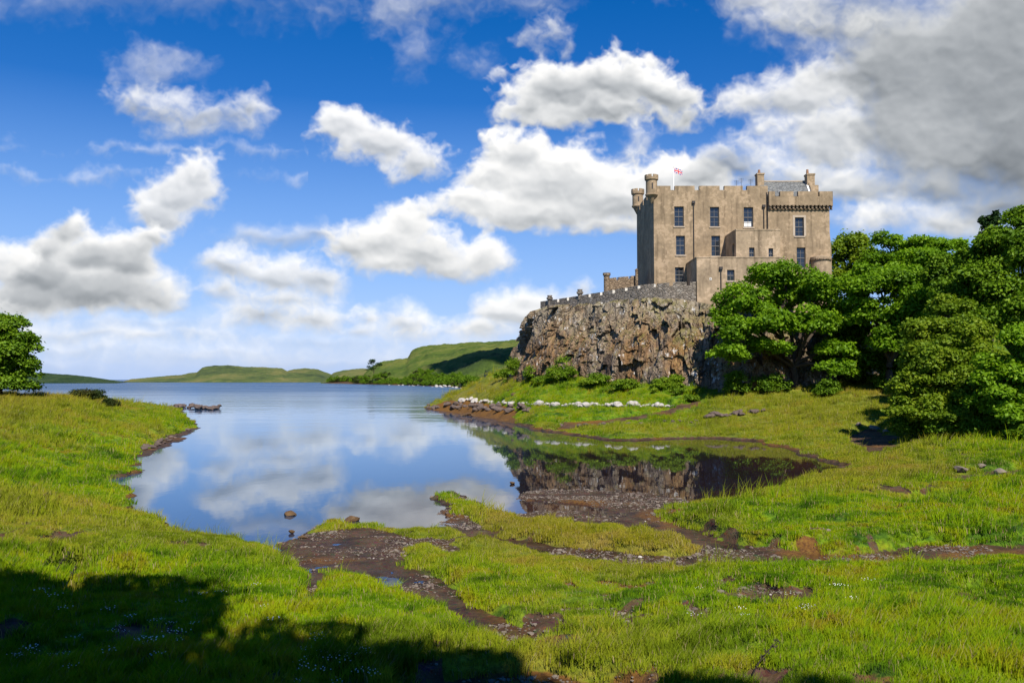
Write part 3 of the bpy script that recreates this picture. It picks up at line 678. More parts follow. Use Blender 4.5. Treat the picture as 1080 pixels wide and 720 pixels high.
def window(a, b, c, d, Y, surround=False, blind=False):
    x0, x1, z0, z1 = X(a, Y), X(c, Y), Z(d, Y), Z(b, Y); yi = Y + .30; fw = .085
    f = MB(); f.box(x0, x0 + fw, yi - .06, yi + .06, z0, z1); f.box(x1 - fw, x1, yi - .06, yi + .06, z0, z1)
    f.box(x0 + fw, x1 - fw, yi - .06, yi + .06, z1 - fw, z1); f.box(x0 + fw, x1 - fw, yi - .06, yi + .06, z0, z0 + fw)
    zm = (z0 + z1) / 2; f.box(x0 + fw, x1 - fw, yi - .075, yi + .04, zm - .05, zm + .05)
    xm = (x0 + x1) / 2
    f.box(xm - .022, xm + .022, yi - .03, yi + .03, z0 + fw, zm - .05); f.box(xm - .022, xm + .022, yi - .03, yi + .03, zm + .05, z1 - fw)
    if z1 - z0 > 1.7:
        for zz in ((z0 + zm) / 2, (z1 + zm) / 2): f.box(x0 + fw, x1 - fw, yi - .026, yi + .026, zz - .02, zz + .02)
    w = f.build('window', M['sash'], castle)
    g = MB(); g.box(x0 + .02, x1 - .02, yi + .02, yi + .034, z0 + .02, z1 - .02); g.build('pane', M['glass'], w)
    s = MB(); s.box(x0 - .12, x1 + .12, Y - .10, Y + .25, z0 - .16, z0 - .003)
    s.build('sill', M['trim'], w)
    if surround:
        q = MB(); q.box(x0 - .28, x0 - .003, Y - .04, Y + .1, z0 + .002, z1 + .28); q.box(x1 + .003, x1 + .28, Y - .04, Y + .1, z0 + .002, z1 + .28); q.box(x0 - .003, x1 + .003, Y - .04, Y + .1, z1 + .003, z1 + .28)
        q.build('surround', M['trim'], w)
    if blind:
        q = MB(); q.box(x0 + .12, x1 - .2, yi + .012, yi + .0185, z0 + .12, z0 + .75); q.build('blind', M['white'], w)
def build_castle():
    xl, xr = X(690, Y0), X(811, Y0); zb = 12.5
    zt, zn = Z(196, Y0), Z(200.5, Y0)
    k = MB(); wall_holes(k, (xl, Y0), (xr, Y0), zb, zn, holes('k', Y0, xl))
    k.prism([(xl, Y0), (xr, Y0), (xr, YB), (xl, YB)], zb, zn - .4, top=True, skip=(0,))
    # parapet walls with narrow crenels
    th = .55
    def parapet(mb, p0, p1, zlo, zhi, cuts, th, m=0):
        L = math.hypot(p1[0] - p0[0], p1[1] - p0[1]); ux, uy = (p1[0] - p0[0]) / L, (p1[1] - p0[1]) / L; nx, ny = -uy, ux
        for a, b in cuts:
            poly = [(p0[0] + ux * a, p0[1] + uy * a), (p0[0] + ux * b, p0[1] + uy * b), (p0[0] + ux * b + nx * th, p0[1] + uy * b + ny * th), (p0[0] + ux * a + nx * th, p0[1] + uy * a + ny * th)]
            mm = MB(); mm.prism(poly, zlo, zhi, m); mm.build('merlon', M['harl'], castle)
    o = k.build('keep_wall', M['harl'], castle)
    p = MB(); e = [X(u, Y0) - xl for u in (690, 708, 712.5, 733.5, 738.5, 760, 765, 784.5, 789, 811)]
    parapet(p, (xl, Y0), (xr, Y0), zn + .002, zt, [(e[0], e[1]), (e[2], e[3]), (e[4], e[5]), (e[6], e[7]), (e[8], e[9])], th)
    Ls = YB - Y0; parapet(p, (xl, YB), (xl, Y0), zn - .39, zt - .02, [(0, 2.8), (3.4, 6.2), (6.8, 9.6), (10.2, Ls - .57)], th)
    parapet(p, (xr, YB), (xl, YB), zn - .39, zt, [(i * 3.2, i * 3.2 + 2.6) for i in range(4)], th)
    # right tower
    x0, x1 = X(811, YT), X(876, YT); x1b = X(878.5, YT); zc = Z(217, YT); yb = Y0 + 11
    w = MB(); wall_holes(w, (x0, YT), (x1, YT), zb, zc, holes('t', YT, x0))
    w.face([(x1, YT, zb), (x1b, yb, zb), (x1, yb, zc), (x1, YT, zc)]); w.face([(x0, YT, zb), (x0, YT, zc), (x0, yb, zc), (x0, yb, zb)])
    w.face([(x1, YT, zb), (x1b + .0, YT + .25, zb), (x1b, yb, zb)])
    w.face([(x1b, yb, zb), (x0, yb, zb), (x0, yb, zc), (x1, yb, zc)])
    # slight batter at the outer corner
    w.prism([(x1 - .02, YT + .02), (x1b, YT + .35), (x1b, YT + 3), (x1 - .02, YT + 3)], zb, Z(262, YT), top=False); w.face([(x1 - .02, YT + .02, Z(262, YT)), (x1b, YT + .35, Z(262, YT)), (x1, YT + .3, Z(235, YT))]); w.face([(x1b, YT + .35, Z(262, YT)), (x1b, YT + 3, Z(262, YT)), (x1, YT + 3, Z(235, YT)), (x1, YT + .3, Z(235, YT))])
    w.build('tower_wall', M['harl'], castle)
    q = MB(); yo = YT - .45; xo0, xo1 = X(811.3, YT), x1 + .30; zq, zk = Z(208, YT), Z(202.6, YT)
    q.box(xo0, xo1, yo, yo + .5, zc + .002, zq); q.box(xo1 - .5, xo1, yo + .5, yb, zc + .002, zq)
    q.box(xo0, xo1 - .5, yo + .5, yb, zc + .002, zc + .35)
    cu = [X(u, YT) for u in (811.3, 817.5, 823, 837, 842, 861, 864.5)] + [xo1]
    for i in (0, 2, 4, 6): MB().box(cu[i], cu[i + 1], yo, yo + .5, zq + .002, zk).build('merlon', M['harl'], castle)
    for i in range(4): MB().box(xo1 - .5, xo1, yo + .5 + .7 + i * 2.6, yo + .5 + .7 + i * 2.6 + 1.9, zq + .002, zk).build('merlon', M['harl'], castle)
    q.build('parapet', M['harl'], castle)
    c = MB(); n = 17
    for i in range(n):
        xx = xo0 + .1 + (xo1 - xo0 - .35) * i / (n - 1); hgt = random.uniform(-.03, .03)
        c.box(xx, xx + .22, YT - .34, YT + .05, zc - .42 + hgt, zc - .12); c.box(xx - .03, xx + .25, YT - .45, YT + .05, zc - .118, zc - .003)
    c.box(xo0, xo1 + .05, YT - .16, YT + .04, zc - .55, zc - .44)
    c.build('corbel_course', M['brownstone'], castle)
    # slate roof with gables and chimneys
    yr, ye, yk = Y0 + 6, Y0 + 2.2, Y0 + 9.8; zr, ze = Z(191.5, yr), Z(206, ye); ra, rb = X(804, yr), X(853, yr)
    ra2, rb2 = X(800, ye), X(858, ye)
    r = MB()
    r.face([(ra2, ye, ze), (rb2, ye, ze), (rb, yr, zr), (ra, yr, zr)]); r.face([(ra, yr, zr), (rb, yr, zr), (rb2, yk, ze), (ra2, yk, ze)])
    r.face([(ra2, ye, ze), (ra, yr, zr), (ra2, yk, ze)]); r.face([(rb2, yk, ze), (rb, yr, zr), (rb2, ye, ze)])
    r.box(ra2, rb2, ye + .01, yk - .01, zn - .35, ze - .004)
    rf = r.build('roof', M['slate'], castle)
    f = MB(); f.box(ra, rb, yr - .12, yr + .12, zr - .05, zr + .10); f.build('ridge_tile', M['trim'], rf)
    f = MB()
    for i in range(7):
        a, b = i / 7, (i + 1) / 7
        f.box(rb2 + (rb - rb2) * a, rb2 + (rb - rb2) * a + .42, ye + (yr - ye) * a, ye + (yr - ye) * b - .003, ze - .3, ze + (zr - ze) * b + .22, 0)
    f.build('stepped_gable', M['harl2'], rf)
    f = MB(); d = .28
    f.face([(rb2 - .34, ye - .02, ze + .06), (rb2 - .01, ye - .02, ze + .06), (rb - .01, yr - .1, zr + .08), (rb - .34, yr - .1, zr + .08)]); f.build('skew_flashing', M['white'], rf)
    def chimney(u0, u1, v0, v1, y, step=None, upots=()):
        b = MB(); x0, x1 = X(u0, y), X(u1, y); z0, z1 = zn - .3, Z(v0, y)
        b.box(x0, x1, y - .55, y + .55, z0, z1 - .22); b.box(x0 - .07, x1 + .07, y - .62, y + .62, z1 - .218, z1)
        if step: b.box(X(step[0], y), X(step[1], y), y - .5, y + .5, z0, Z(step[2], y))
        ch = b.build('chimney', M['harl'], castle)
        for uu, hh in upots:
            q = MB(); xx = X(uu, y); q.lathe(xx, y, [(.0, z1 + hh), (.15, z1 + hh), (.19, z1 + .0), (.21, z1 - .02)][::-1], 12); q.build('chimney_pot', M['pot'], ch)
    chimney(799, 806, 183.5, 197, Y0 + 5.5, None, ((802, .55),))
    chimney(851.5, 859.5, 184, 200, Y0 + 5.2, (859.4, 863.5, 196), ((853.2, .65),))
    # stair block and entrance block in front
    mx0, mx1 = X(776.7, YM), X(823.4, YM); zm0, zm1 = Z(276, YL) - .3, Z(243, YM)
    b = MB(); wall_holes(b, (mx0, YM), (mx1, YM), zm0, zm1, holes('m', YM, mx0))
    b.face([(mx1, YM, zm0), (mx1, Y0, zm0), (mx1, Y0, zm1), (mx1, YM, zm1)])
    dz0, dz1 = Z(270.5, YL) + .05, Z(270.5, YL) + 1.9
    wall_holes(b, (mx0, Y0), (mx0, YM), zm0, zm1, [(3.6, 4.5, dz0, dz1)], .3); b.face([(mx0, YM, zm1 - .25), (mx1, YM, zm1 - .25), (mx1, Y0, zm1 - .25), (mx0, Y0, zm1 - .25)])
    b.box(mx0, mx1 + .04, YM - .05, YM + .35, zm1 + .001, zm1 + .16); b.box(mx0 - .05, mx0 + .35, YM + .35, Y0 - .005, zm1 + .001, zm1 + .16)
    b.build('stair_block', M['harl2'], castle)
    d_ = MB(); d_.box(mx0 + .2, mx0 + .28, Y0 - 4.5, Y0 - 3.6, dz0, dz1); d_.build('door', M['doorm'], castle)
    lx0, lx1 = X(735, YL), X(829, YL); zl0, zl1 = 11.6, Z(272, YL)
    b = MB(); wall_holes(b, (lx0, YL), (lx1, YL), zl0, zl1, holes('l', YL, lx0))
    arc = [(lx1 + (X(842, YL) - lx1) * math.sin(a), YL + 2.0 - 2.0 * math.cos(a)) for a in np.linspace(0, math.pi / 2, 8)]
    for p0, p1 in zip(arc[:-1], arc[1:]): b.face([(p0[0], p0[1], zl0), (p1[0], p1[1], zl0), (p1[0], p1[1], zl1 - .5), (p0[0], p0[1], zl1 - .5)])
    b.face([(arc[-1][0], arc[-1][1], zl0), (arc[-1][0], Y0, zl0), (arc[-1][0], Y0, zl1 - .5), (arc[-1][0], arc[-1][1], zl1 - .5)])
    b.face([(lx1, YL, zl1 - .5), (lx1, YL, zl1), (lx1, Y0, zl1), (lx1, Y0, zl1 - .5)][::-1])
    b.face([(p[0], p[1], zl1 - .5) for p in arc] + [(arc[-1][0], Y0, zl1 - .5), (lx1, Y0, zl1 - .5)])
    lz = Z(297.5, YL) + .0
    wall_holes(b, (lx0, Y0), (lx0, YL), zl0, zl1, [(3.1, 4.2, 15.0, 17.1)], .35)
    b.face([(lx0, YL, zl1 - .2), (lx1, YL, zl1 - .2), (lx1, Y0, zl1 - .2), (lx0, Y0, zl1 - .2)])
    b.box(lx0 - .06, lx1 + .02, YL - .06, YL + .4, zl1 + .001, zl1 + .15); b.box(lx0 - .06, lx0 + .4, YL + .4, Y0 - .005, zl1 + .001, zl1 + .15)
    b.build('entrance_block', M['harl2'], castle)
    d_ = MB(); d_.box(lx0 + .24, lx0 + .32, Y0 - 4.2, Y0 - 3.1, 15.0, 17.1); d_.build('door', M['doorm'], castle)
    d_ = MB(); d_.box(X(748.3, YL), X(750.7, YL), YL - .03, YL + .01, Z(295.2, YL), Z(292.8, YL)); d_.box(X(749.1, YL), X(749.9, YL), YL - .045, YL - .031, Z(294.5, YL), Z(293.5, YL), 1); d_.build('wall_plaque', [M['lime'], M['lead']], castle)
    # corner turrets
    def turret(u, Y, r, vt, vc, vb, tip, merl=8, label=None):
        x = X(u, Y); zt_, z1, z2 = Z(vt, Y), Z(vc, Y), Z(vb, Y); h = z1 - z2
        b = MB(); b.lathe(x, Y, [(.05, tip), (r * .45, tip + (z2 - tip) * .45), (r * .75, tip + (z2 - tip) * .8), (r * 1.04, z2 - .02), (r * 1.04, z2 + .1), (r * .92, z2 + .14), (r * .92, z1 - .1), (r * 1.1, z1), (r * 1.12, z1 + .3), (0, z1 + .3)], 24)
        tu = b.build('turret', M['harl'], castle, smooth=False)
        c = MB()
        for i in range(merl):
            a0 = 2 * math.pi * (i + .14) / merl; a1 = 2 * math.pi * (i + .86) / merl; aa = np.linspace(a0, a1, 4)
            ri, ro = r * .85, r * 1.12
            poly = [(x + ro * math.cos(a), Y + ro * math.sin(a)) for a in aa] + [(x + ri * math.cos(a), Y + ri * math.sin(a)) for a in aa[::-1]]
            c.prism(poly, z1 + .302, zt_)
        c.build('battlement', M['harl'], tu)
        s = MB(); s.box(x - .09, x + .09, Y - r * .94, Y - r * .8, z2 + h * .35, z2 + h * .75); s.build('arrow_slit', M['lead'], tu)
    turret(687.8, Y0 + .15, .80, 185, 190, 206, Z(214.5, Y0))
    turret(673.2, YB - .3, .86, 200, 205, 218, Z(228.5, YB))
    # low round turret at the foot of the right tower
    x, Y = X(866.5, YT - .3), YT - .1; b = MB(); zt_ = Z(272, YT)
    b.lathe(x, Y, [(1.22, 11.5), (1.24, zt_ - .3), (1.32, zt_ - .2), (1.32, zt_ + .05), (.7, zt_ + .25), (0, zt_ + .35)], 24)
    tu = b.build('turret', M['harl2'], castle)
    c = MB(); c.lathe(x, Y, [(1.245, zt_ - .42), (1.40, zt_ - .38), (1.40, zt_ - .215), (1.25, zt_ - .20)], 24); c.build('corbel_ring', M['brownstone'], tu)
    # windows
    for w_ in WIN['k']: window(*w_, Y0, blind=w_[0] > 780)
    for i, w_ in enumerate(WIN['t']): window(*w_, YT, surround=i == 0)
    for w_ in WIN['m']: window(*w_, YM)
    for w_ in WIN['l']: window(*w_, YL)
    # rain pipes
    def pipe(u, v0, v1, Y, off=0.0):
        b = MB(); x = X(u, Y); b.tube([(x, Y - .10, Z(v1, Y)), (x, Y - .10, Z(v0, Y))], [.065, .065], 8)
        z = Z(v0, Y); b.prism([(x - .2, Y - .26), (x + .2, Y - .26), (x + .2, Y - .002), (x - .2, Y - .002)], z, z + .35); b.build('drainpipe', M['lead'], castle)
    pipe(732, 215, 272, Y0); pipe(806.3, 219, 243, Y0); pipe(760.3, 284.5, 307, YL)
    b = MB(); x = X(809.6, Y0); b.tube([(x, Y0 - .08, Z(243, Y0)), (x, Y0 - .08, Z(203, Y0))], [.05, .05], 6); b.build('drainpipe', M['lead'], castle)
    # aerials behind the parapet
    for u, v in ((778, 190), (783, 188), (793, 189)):
        b = MB(); x = X(u, Y0 + 4); z0, z1 = zn - .4, Z(v, Y0 + 4); b.tube([(x, Y0 + 4, z0), (x, Y0 + 4, z1)], [.03, .02], 5)
        for kk in range(4): b.tube([(x - .35 + .04 * kk, Y0 + 4, z1 - .12 - .16 * kk), (x + .35 - .04 * kk, Y0 + 4, z1 - .05 - .16 * kk)], [.014, .014], 4)
        b.build('aerial', M['lead'], castle)
build_castle()

def build_flag():
    Y = Y0 + 5; x, _, zt = at(710.4, 177, Y); zb = Z(202, Y) - .4
    fp = thing('flagpole', 'white flagpole flying a red, white and blue flag above the castle roof', 'flagpole', (x, Y, zb))
    b = MB(); b.tube([(x, Y, zb), (x, Y, zt)], [.06, .04], 8); b.build('pole', M['white'], fp, smooth=True)
    b = MB(); b.lathe(x, Y, [(0, zt + .12), (.07, zt + .06), (.0, zt)][::-1], 10); b.build('finial', M['trim'], fp)
    nx, nz = 36, 20; W, H = 1.15, .74; V = []; Fc = []; mi = []
    for j in range(nz + 1):
        for i in range(nx + 1):
            a, c = i / nx, j / nz
            V.append((x + .06 + W * a, Y + .13 * math.sin(a * 8) * a + .05 * c, zt - .05 - H + H * c - .30 * a * a + .05 * math.sin(a * 7)))
    for j in range(nz):
        for i in range(nx):
            p = j * (nx + 1) + i; Fc.append((p, p + 1, p + nx + 2, p + nx + 1))
            a, c = (i + .5) / nx * 2 - 1, (j + .5) / nz * 2 - 1; A, C = abs(a), abs(c)
            diag = abs(A - C)
            mi.append(1 if (A < .13 or C < .2) else 0 if (A < .22 or C < .34) else 1 if diag < .08 else 0 if diag < .22 else 2)
    mesh_np('flag', V, Fc, [M['white'], M['red'], M['blue']], fp, smooth=True, mi=mi)
build_flag()

def crenel_wall(th, path, zb, zt, zn, mats, merl, gap, thick=.6):
    """wall along plan points, with its merlons as parts; zb/zt/zn functions of the run 0..1"""
    P = np.array(path, float); seg = np.r_[0, np.cumsum(np.linalg.norm(np.diff(P, axis=0), axis=1))]; L = seg[-1]
    g = lambda s: np.array([np.interp(s, seg, P[:, 0]), np.interp(s, seg, P[:, 1])])
    def strip(mb, s0, s1, lo, hi, n):
        qs = np.linspace(s0, s1, n + 1); out = []; inn = []
        for s in qs:
            d = g(min(s + .3, L)) - g(max(s - .3, 0)); d /= np.linalg.norm(d); nrm = np.array([-d[1], d[0]])
            out.append(g(s)); inn.append(g(s) + nrm * thick)
        f = lambda p, z: (p[0], p[1], z)
        for i in range(n):
            a, b = qs[i] / L, qs[i + 1] / L
            l0, l1, h0, h1 = lo(a), lo(b), hi(a), hi(b)
            mb.face([f(out[i], l0), f(out[i+1], l1), f(out[i+1], h1), f(out[i], h0)]); mb.face([f(inn[i+1], l1), f(inn[i], l0), f(inn[i], h0), f(inn[i+1], h1)])
            mb.face([f(out[i], h0), f(out[i+1], h1), f(inn[i+1], h1), f(inn[i], h0)])
        for i, e in ((0, 1), (n, 1)):
            a = qs[i] / L; mb.face([f(out[i], lo(a)), f(inn[i], lo(a)), f(inn[i], hi(a)), f(out[i], hi(a))], e)
    w = MB(); strip(w, 0, L, zb, zn, max(8, int(L / .6))); w.build('wall', mats, th)
    s = 0.0
    while s < L - .5:
        e = min(s + merl * random.uniform(.9, 1.1), L); k = MB(); strip(k, s, e, lambda a: zn(a) + .002, lambda a: zt(a) + random.uniform(-.02, .02), 3); k.build('merlon', mats, th)
        s = e + gap
cw = thing('curtain_wall', 'grey rubble battlement wall with pale crenels along the crag top', 'wall', (12, 120, 14.5))
CWP = [XU(570,126.2),XU(600,120.8),XU(640,114.8),XU(676,110.6),XU(702,108.6),XU(734.5,107.95)]
CWZ = [at(u, v, D)[2] for u, v, D in ((570,318,126.2),(600,313.5,120.8),(640,307,114.8),(676,300.5,110.6),(702,298,108.6),(734.5,297,107.95))]
_sg = np.r_[0, np.cumsum([math.dist(a_, b_) for a_, b_ in zip(CWP[:-1], CWP[1:])])]; _sg = _sg / _sg[-1]
_ct = lambda a: float(np.interp(a, _sg, CWZ))
crenel_wall(cw, CWP, lambda a: _ct(a) - 3.2, _ct, lambda a: _ct(a) - .42, [M['rubble'], M['lime']], 1.75, .42)
b = MB()
for u, v, Y in ((612, 311, 118.6), (580, 317, 124)):
    x, _, z = at(u, v, Y); b.lathe(x, Y + .6, [(.28, z - .6), (.28, z + .1), (.45, z + .25), (.45, z + .5), (.3, z + .52), (.36, z + .8), (0, z + .8)], 12)
b.build('stone_urn', M['rubble'], cw)
rw = thing('garden_wall', 'low brown crenellated wall with an end pier left of the castle', 'wall', (X(655, 119), 119, 14.4))
crenel_wall(rw, [(X(640, 119), 119), (X(673, 120), 120)], lambda a: 13.6, lambda a: Z(293.5 - 4 * a, 119), lambda a: Z(296 - 4 * a, 119), [M['brownstone'], M['lime']], 1.3, .3)
b = MB(); x = X(640, 118.8); b.lathe(x, 118.9, [(.40, 13.6), (.40, Z(291, 119)), (.52, Z(290.5, 119)), (.52, Z(288, 119)), (0, Z(288, 119))], 16); b.build('pier', M['brownstone'], rw)
b = MB(); x = X(671.5, 119.4); b.lathe(x, 119.4, [(.2, 13.6), (.2, Z(285, 119)), (.28, Z(284.5, 119)), (0, Z(282.5, 119))], 10); b.build('post', M['brownstone'], rw)

# ------------------------------------------------------------------ trees
def leaf_mesh(C, Rr, n, size, g, up=.55, shell=.55, flat=1.0):
    """n kite leaves spread through clumps (centres C, radii Rr) -> V, F"""
    w = (Rr[:, 0] * Rr[:, 1] + Rr[:, 0] * Rr[:, 2]); w = w / w.sum(); idx = g.choice(len(C), n, p=w)
    d = g.normal(size=(n, 3)); d /= np.linalg.norm(d, axis=1)[:, None]
    d[:, 2] = np.where(d[:, 2] < -.25, -d[:, 2] * .7, d[:, 2])
    rad = shell + (1.06 - shell) * np.sqrt(g.random(n))
    rad = np.where(g.random(n) < .12, rad * g.uniform(1, 1.4, n), rad)
    p = C[idx] + d * Rr[idx] * rad[:, None] + g.normal(size=(n, 3)) * size * .35
    nr = d * .55 + np.array([0, 0, up]) + g.normal(size=(n, 3)) * .48; nr /= np.linalg.norm(nr, axis=1)[:, None]
    a = np.cross(nr, g.normal(size=(n, 3))); a /= np.linalg.norm(a, axis=1)[:, None]; b = np.cross(nr, a)
    s = (size * g.uniform(.65, 1.25, n))[:, None]
    V = np.empty((n, 4, 3)); V[:, 0] = p - a * s * .55; V[:, 1] = p + b * s * .40 * flat - nr * s * .1; V[:, 2] = p + a * s * .55; V[:, 3] = p - b * s * .40 * flat - nr * s * .1
    return V.reshape(-1, 3), np.arange(n * 4).reshape(-1, 4)
def branch(mb, p0, p1, r0, r1, g, wob=.08, n=6):
    p0, p1 = Vector(p0), Vector(p1); L = (p1 - p0).length; pts, rs = [], []
    for i in range(n + 1):
        t_ = i / n; q = p0.lerp(p1, t_); k = math.sin(t_ * math.pi) * L * wob
        q += Vector((g.normal() * k * .6, g.normal() * k * .6, L * .10 * math.sin(t_ * math.pi))); pts.append(q); rs.append(r0 + (r1 - r0) * t_)
    mb.tube(pts, rs, 7); return pts
def tree(name, label, cat, base, macro, leaf, n, m, seed, trunk_r=.35, sub=14, subr=.36, up=.55, flatten=1.0, group=None, bark='bark', fork=.35, part='crown', stem='trunk', shell=.55):
    """macro: ellipsoids (x, y, z, rx, ry, rz) of the crown in world coordinates"""
    g = np.random.default_rng(seed); th = thing(name, label, cat, base, group)
    C, Rr = [], []
    for (x, y, z, rx, ry, rz) in macro:
        k = max(4, int(sub)); d = g.normal(size=(k, 3)); d /= np.linalg.norm(d, axis=1)[:, None]; d[:, 2] = np.where(d[:, 2] < -.5, -d[:, 2], d[:, 2])
        c = np.array([x, y, z]) + d * np.array([rx, ry, rz]) * g.uniform(.50, .92, (k, 1)); s = g.uniform(.65, 1.3, (k, 1)) * subr * 1.14
        C.append(c); Rr.append(np.concatenate([rx * s, ry * s, np.minimum(rz * s * flatten * 1.1, rx * s * flatten)], 1))
        C.append(np.array([[x, y, z]])); Rr.append(np.array([[rx * .5, ry * .5, rz * .5]]))
    C = np.concatenate(C); Rr = np.concatenate(Rr)
    V, Fc = leaf_mesh(C, Rr, n, leaf, g, up, shell)
    mesh_np(part, V, Fc, m, th)
    mb = MB(); ctr = np.mean([q[:3] for q in macro], 0); bx, by, bz = base
    h = max(ctr[2] - bz, .5); fk = (bx + (ctr[0] - bx) * fork * .6, by + (ctr[1] - by) * fork * .6, bz + h * fork)
    branch(mb, (bx, by, bz - .3), fk, trunk_r * 1.25, trunk_r * .8, g, .03)
    for (x, y, z, rx, ry, rz) in macro:
        pts = branch(mb, fk, (x, y, z + rz * .2), trunk_r * .6, trunk_r * .14, g)
        for j in range(4):
            q = C[g.integers(len(C))]; a = np.array([x, y, z]); dd = np.linalg.norm(C - a, axis=1); q = C[np.argsort(dd)[min(len(C) - 1, 1 + j * 2)]]
            branch(mb, pts[3 + j % 3], q, trunk_r * .2, trunk_r * .05, g, .06, 4)
    mb.build(stem, M[bark], th, smooth=True)
    return th
def E(u, v, D, ru, rv, rd=None):
    """crown lump seen at photo point (u, v), distance D, with its half width and half height in photo pixels there"""
    x, y, z = at(u, v, D); k = D / F; return (x, y, z, ru * k, (rd if rd else ru) * k, rv * k)
def base(u, D): x = X(u, D); return (x, D, tz(x, D))

tree('sycamore_tree', 'spreading sycamore with visible dark trunk in front of the castle wall', 'tree', base(838, 99.5),
     [E(790,322,97,30,24),E(828,300,101,36,22),E(862,312,100,28,22),E(775,352,96,26,20),E(815,345,95,30,17),E(858,345,96,28,18),E(880,335,101,22,18),E(762,338,98,16,16),E(812,368,96,24,10),E(770,374,95.5,24,13),E(884,392,96,20,11),E(880,372,97,22,11),E(846,318,103,40,24)],
     .36, 46000, M['syc'], 11, .42, 16, .33, group='broadleaf trees below the castle')
tree('sycamore_tree', 'dense green sycamore to the right of the castle with a pale gap below', 'tree', base(935, 96),
     [E(925,300,96,34,24),E(958,310,95,34,28),E(915,335,96,26,24),E(960,345,94,36,24),E(930,365,95,24,16),E(905,305,100,24,18),E(985,330,97,30,30),E(968,280,98,30,16)],
     .36, 42000, M['syc'], 12, .4, 15, .34, group='broadleaf trees below the castle')
tree('sycamore_tree', 'tall layered sycamore whose flat crown stands against the sky', 'tree', base(955, 112),
     [E(932,256,112,20,11),E(975,262,112,32,10),E(1000,262,113,20,9),E(960,275,112,36,12),E(940,290,113,34,18),E(990,285,112,30,18),E(920,275,113,18,12)],
     .36, 20000, M['syc'], 13, .4, 14, .29, group='broadleaf trees below the castle')
tree('leafy_tree', 'dark rounded tree directly behind the right corner of the castle', 'tree', base(900, 126),
     [E(895,270,126,22,20),E(912,285,125,24,22),E(888,300,126,18,20)], .38, 15000, M['wil'], 14, .35, 12, .36, group='broadleaf trees below the castle')
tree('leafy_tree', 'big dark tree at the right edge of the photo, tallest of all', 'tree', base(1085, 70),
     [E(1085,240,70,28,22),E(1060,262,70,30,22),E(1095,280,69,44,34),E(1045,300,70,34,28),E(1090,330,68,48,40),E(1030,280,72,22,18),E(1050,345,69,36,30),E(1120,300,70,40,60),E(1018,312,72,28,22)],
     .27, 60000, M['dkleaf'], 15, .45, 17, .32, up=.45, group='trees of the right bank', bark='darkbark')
tree('conifer_tree', 'pointed dark conifer poking above the right hand trees', 'tree', base(1043, 82),
     [E(1040,240,82,7,13),E(1049,232,82,6,13),E(1043,255,82,14,10),E(1046,268,82,18,10)], .26, 7000, M['conif'], 16, .22, 12, .32, up=.2, group='trees of the right bank', bark='darkbark')
tree('willow_tree', 'yellowish green willow in front of the dark right bank trees', 'tree', base(985, 66),
     [E(985,385,66,40,28),E(1010,355,66,34,22),E(962,410,65,26,20),E(1000,415,65,36,24),E(1030,395,65,34,28),E(955,432,64.5,20,12),E(1000,438,64,34,13),E(1040,436,63,30,16),E(975,355,67,26,18),E(1000,330,68,24,16)],
     .24, 52000, M['wil'], 17, .3, 16, .32, up=.5, group='trees of the right bank', bark='darkbark', fork=.25)
tree('leafy_tree', 'bright leaved tree overhanging the grass at the lower right', 'tree', base(1075, 60),
     [E(1065,400,60,36,26),E(1085,370,60,34,28),E(1095,415,60,36,24),E(1050,425,60,30,20),E(1075,440,59,34,14),E(1120,390,61,40,50)],
     .25, 40000, M['syc'], 18, .3, 16, .32, group='trees of the right bank', bark='darkbark', fork=.3)
tree('leafy_tree', 'dark rounded tree at the left edge above the meadow', 'tree', base(2, 92),
     [E(5,350,92,26,17),E(22,365,91,20,16),E(-15,360,93,30,26),E(10,385,91,30,20),E(28,392,91,15,15),E(-25,395,92,40,20),E(5,405,91,32,12)],
     .30, 42000, M['dkleaf'], 19, .35, 15, .33, bark='darkbark', fork=.2)
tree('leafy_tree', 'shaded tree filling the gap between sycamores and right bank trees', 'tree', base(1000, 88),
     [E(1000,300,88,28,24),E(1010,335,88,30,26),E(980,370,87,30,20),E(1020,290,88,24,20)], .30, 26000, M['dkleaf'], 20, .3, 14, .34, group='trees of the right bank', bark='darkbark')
tree('leafy_tree', 'small bushy tree between the two sycamores hiding the rock', 'tree', base(893, 103),
     [E(893,360,103,24,22),E(880,385,102,24,18),E(905,388,102,26,18),E(900,340,104,20,18)], .32, 20000, M['syc'], 24, .2, 14, .36, group='broadleaf trees below the castle', fork=.2)
tree('leafy_tree', 'dark low tree below the right sycamore at the slope top', 'tree', base(938, 99),
     [E(930,385,99,26,20),E(955,392,98,28,22),E(940,362,100,24,18)], .32, 18000, M['dkleaf'], 25, .2, 14, .36, group='broadleaf trees below the castle', fork=.2)
# tall trees behind the photographer that throw the foreground shade
tree('roadside_tree', 'large tree overhead behind the photographer that shades the near bank', 'tree', (2, -8, tz(2, -8)),
     [(-7.5,2.2,15.2,4.6,4.4,2.6),(-3.2,1.2,15.0,3.4,3.4,2.2),(.6,-1.2,15,2.2,2.2,2),(2.5,-.2,15,1.7,1.6,1.6),(5.0,-1.9,15,1.7,1.4,1.6),(7.6,-2.6,15,1.8,1.5,1.4),(4,-8,14,5,4,4),(-3,-5,15,4,4,4)], .34, 52000, M['dkleaf'], 23, .4, 15, .36)

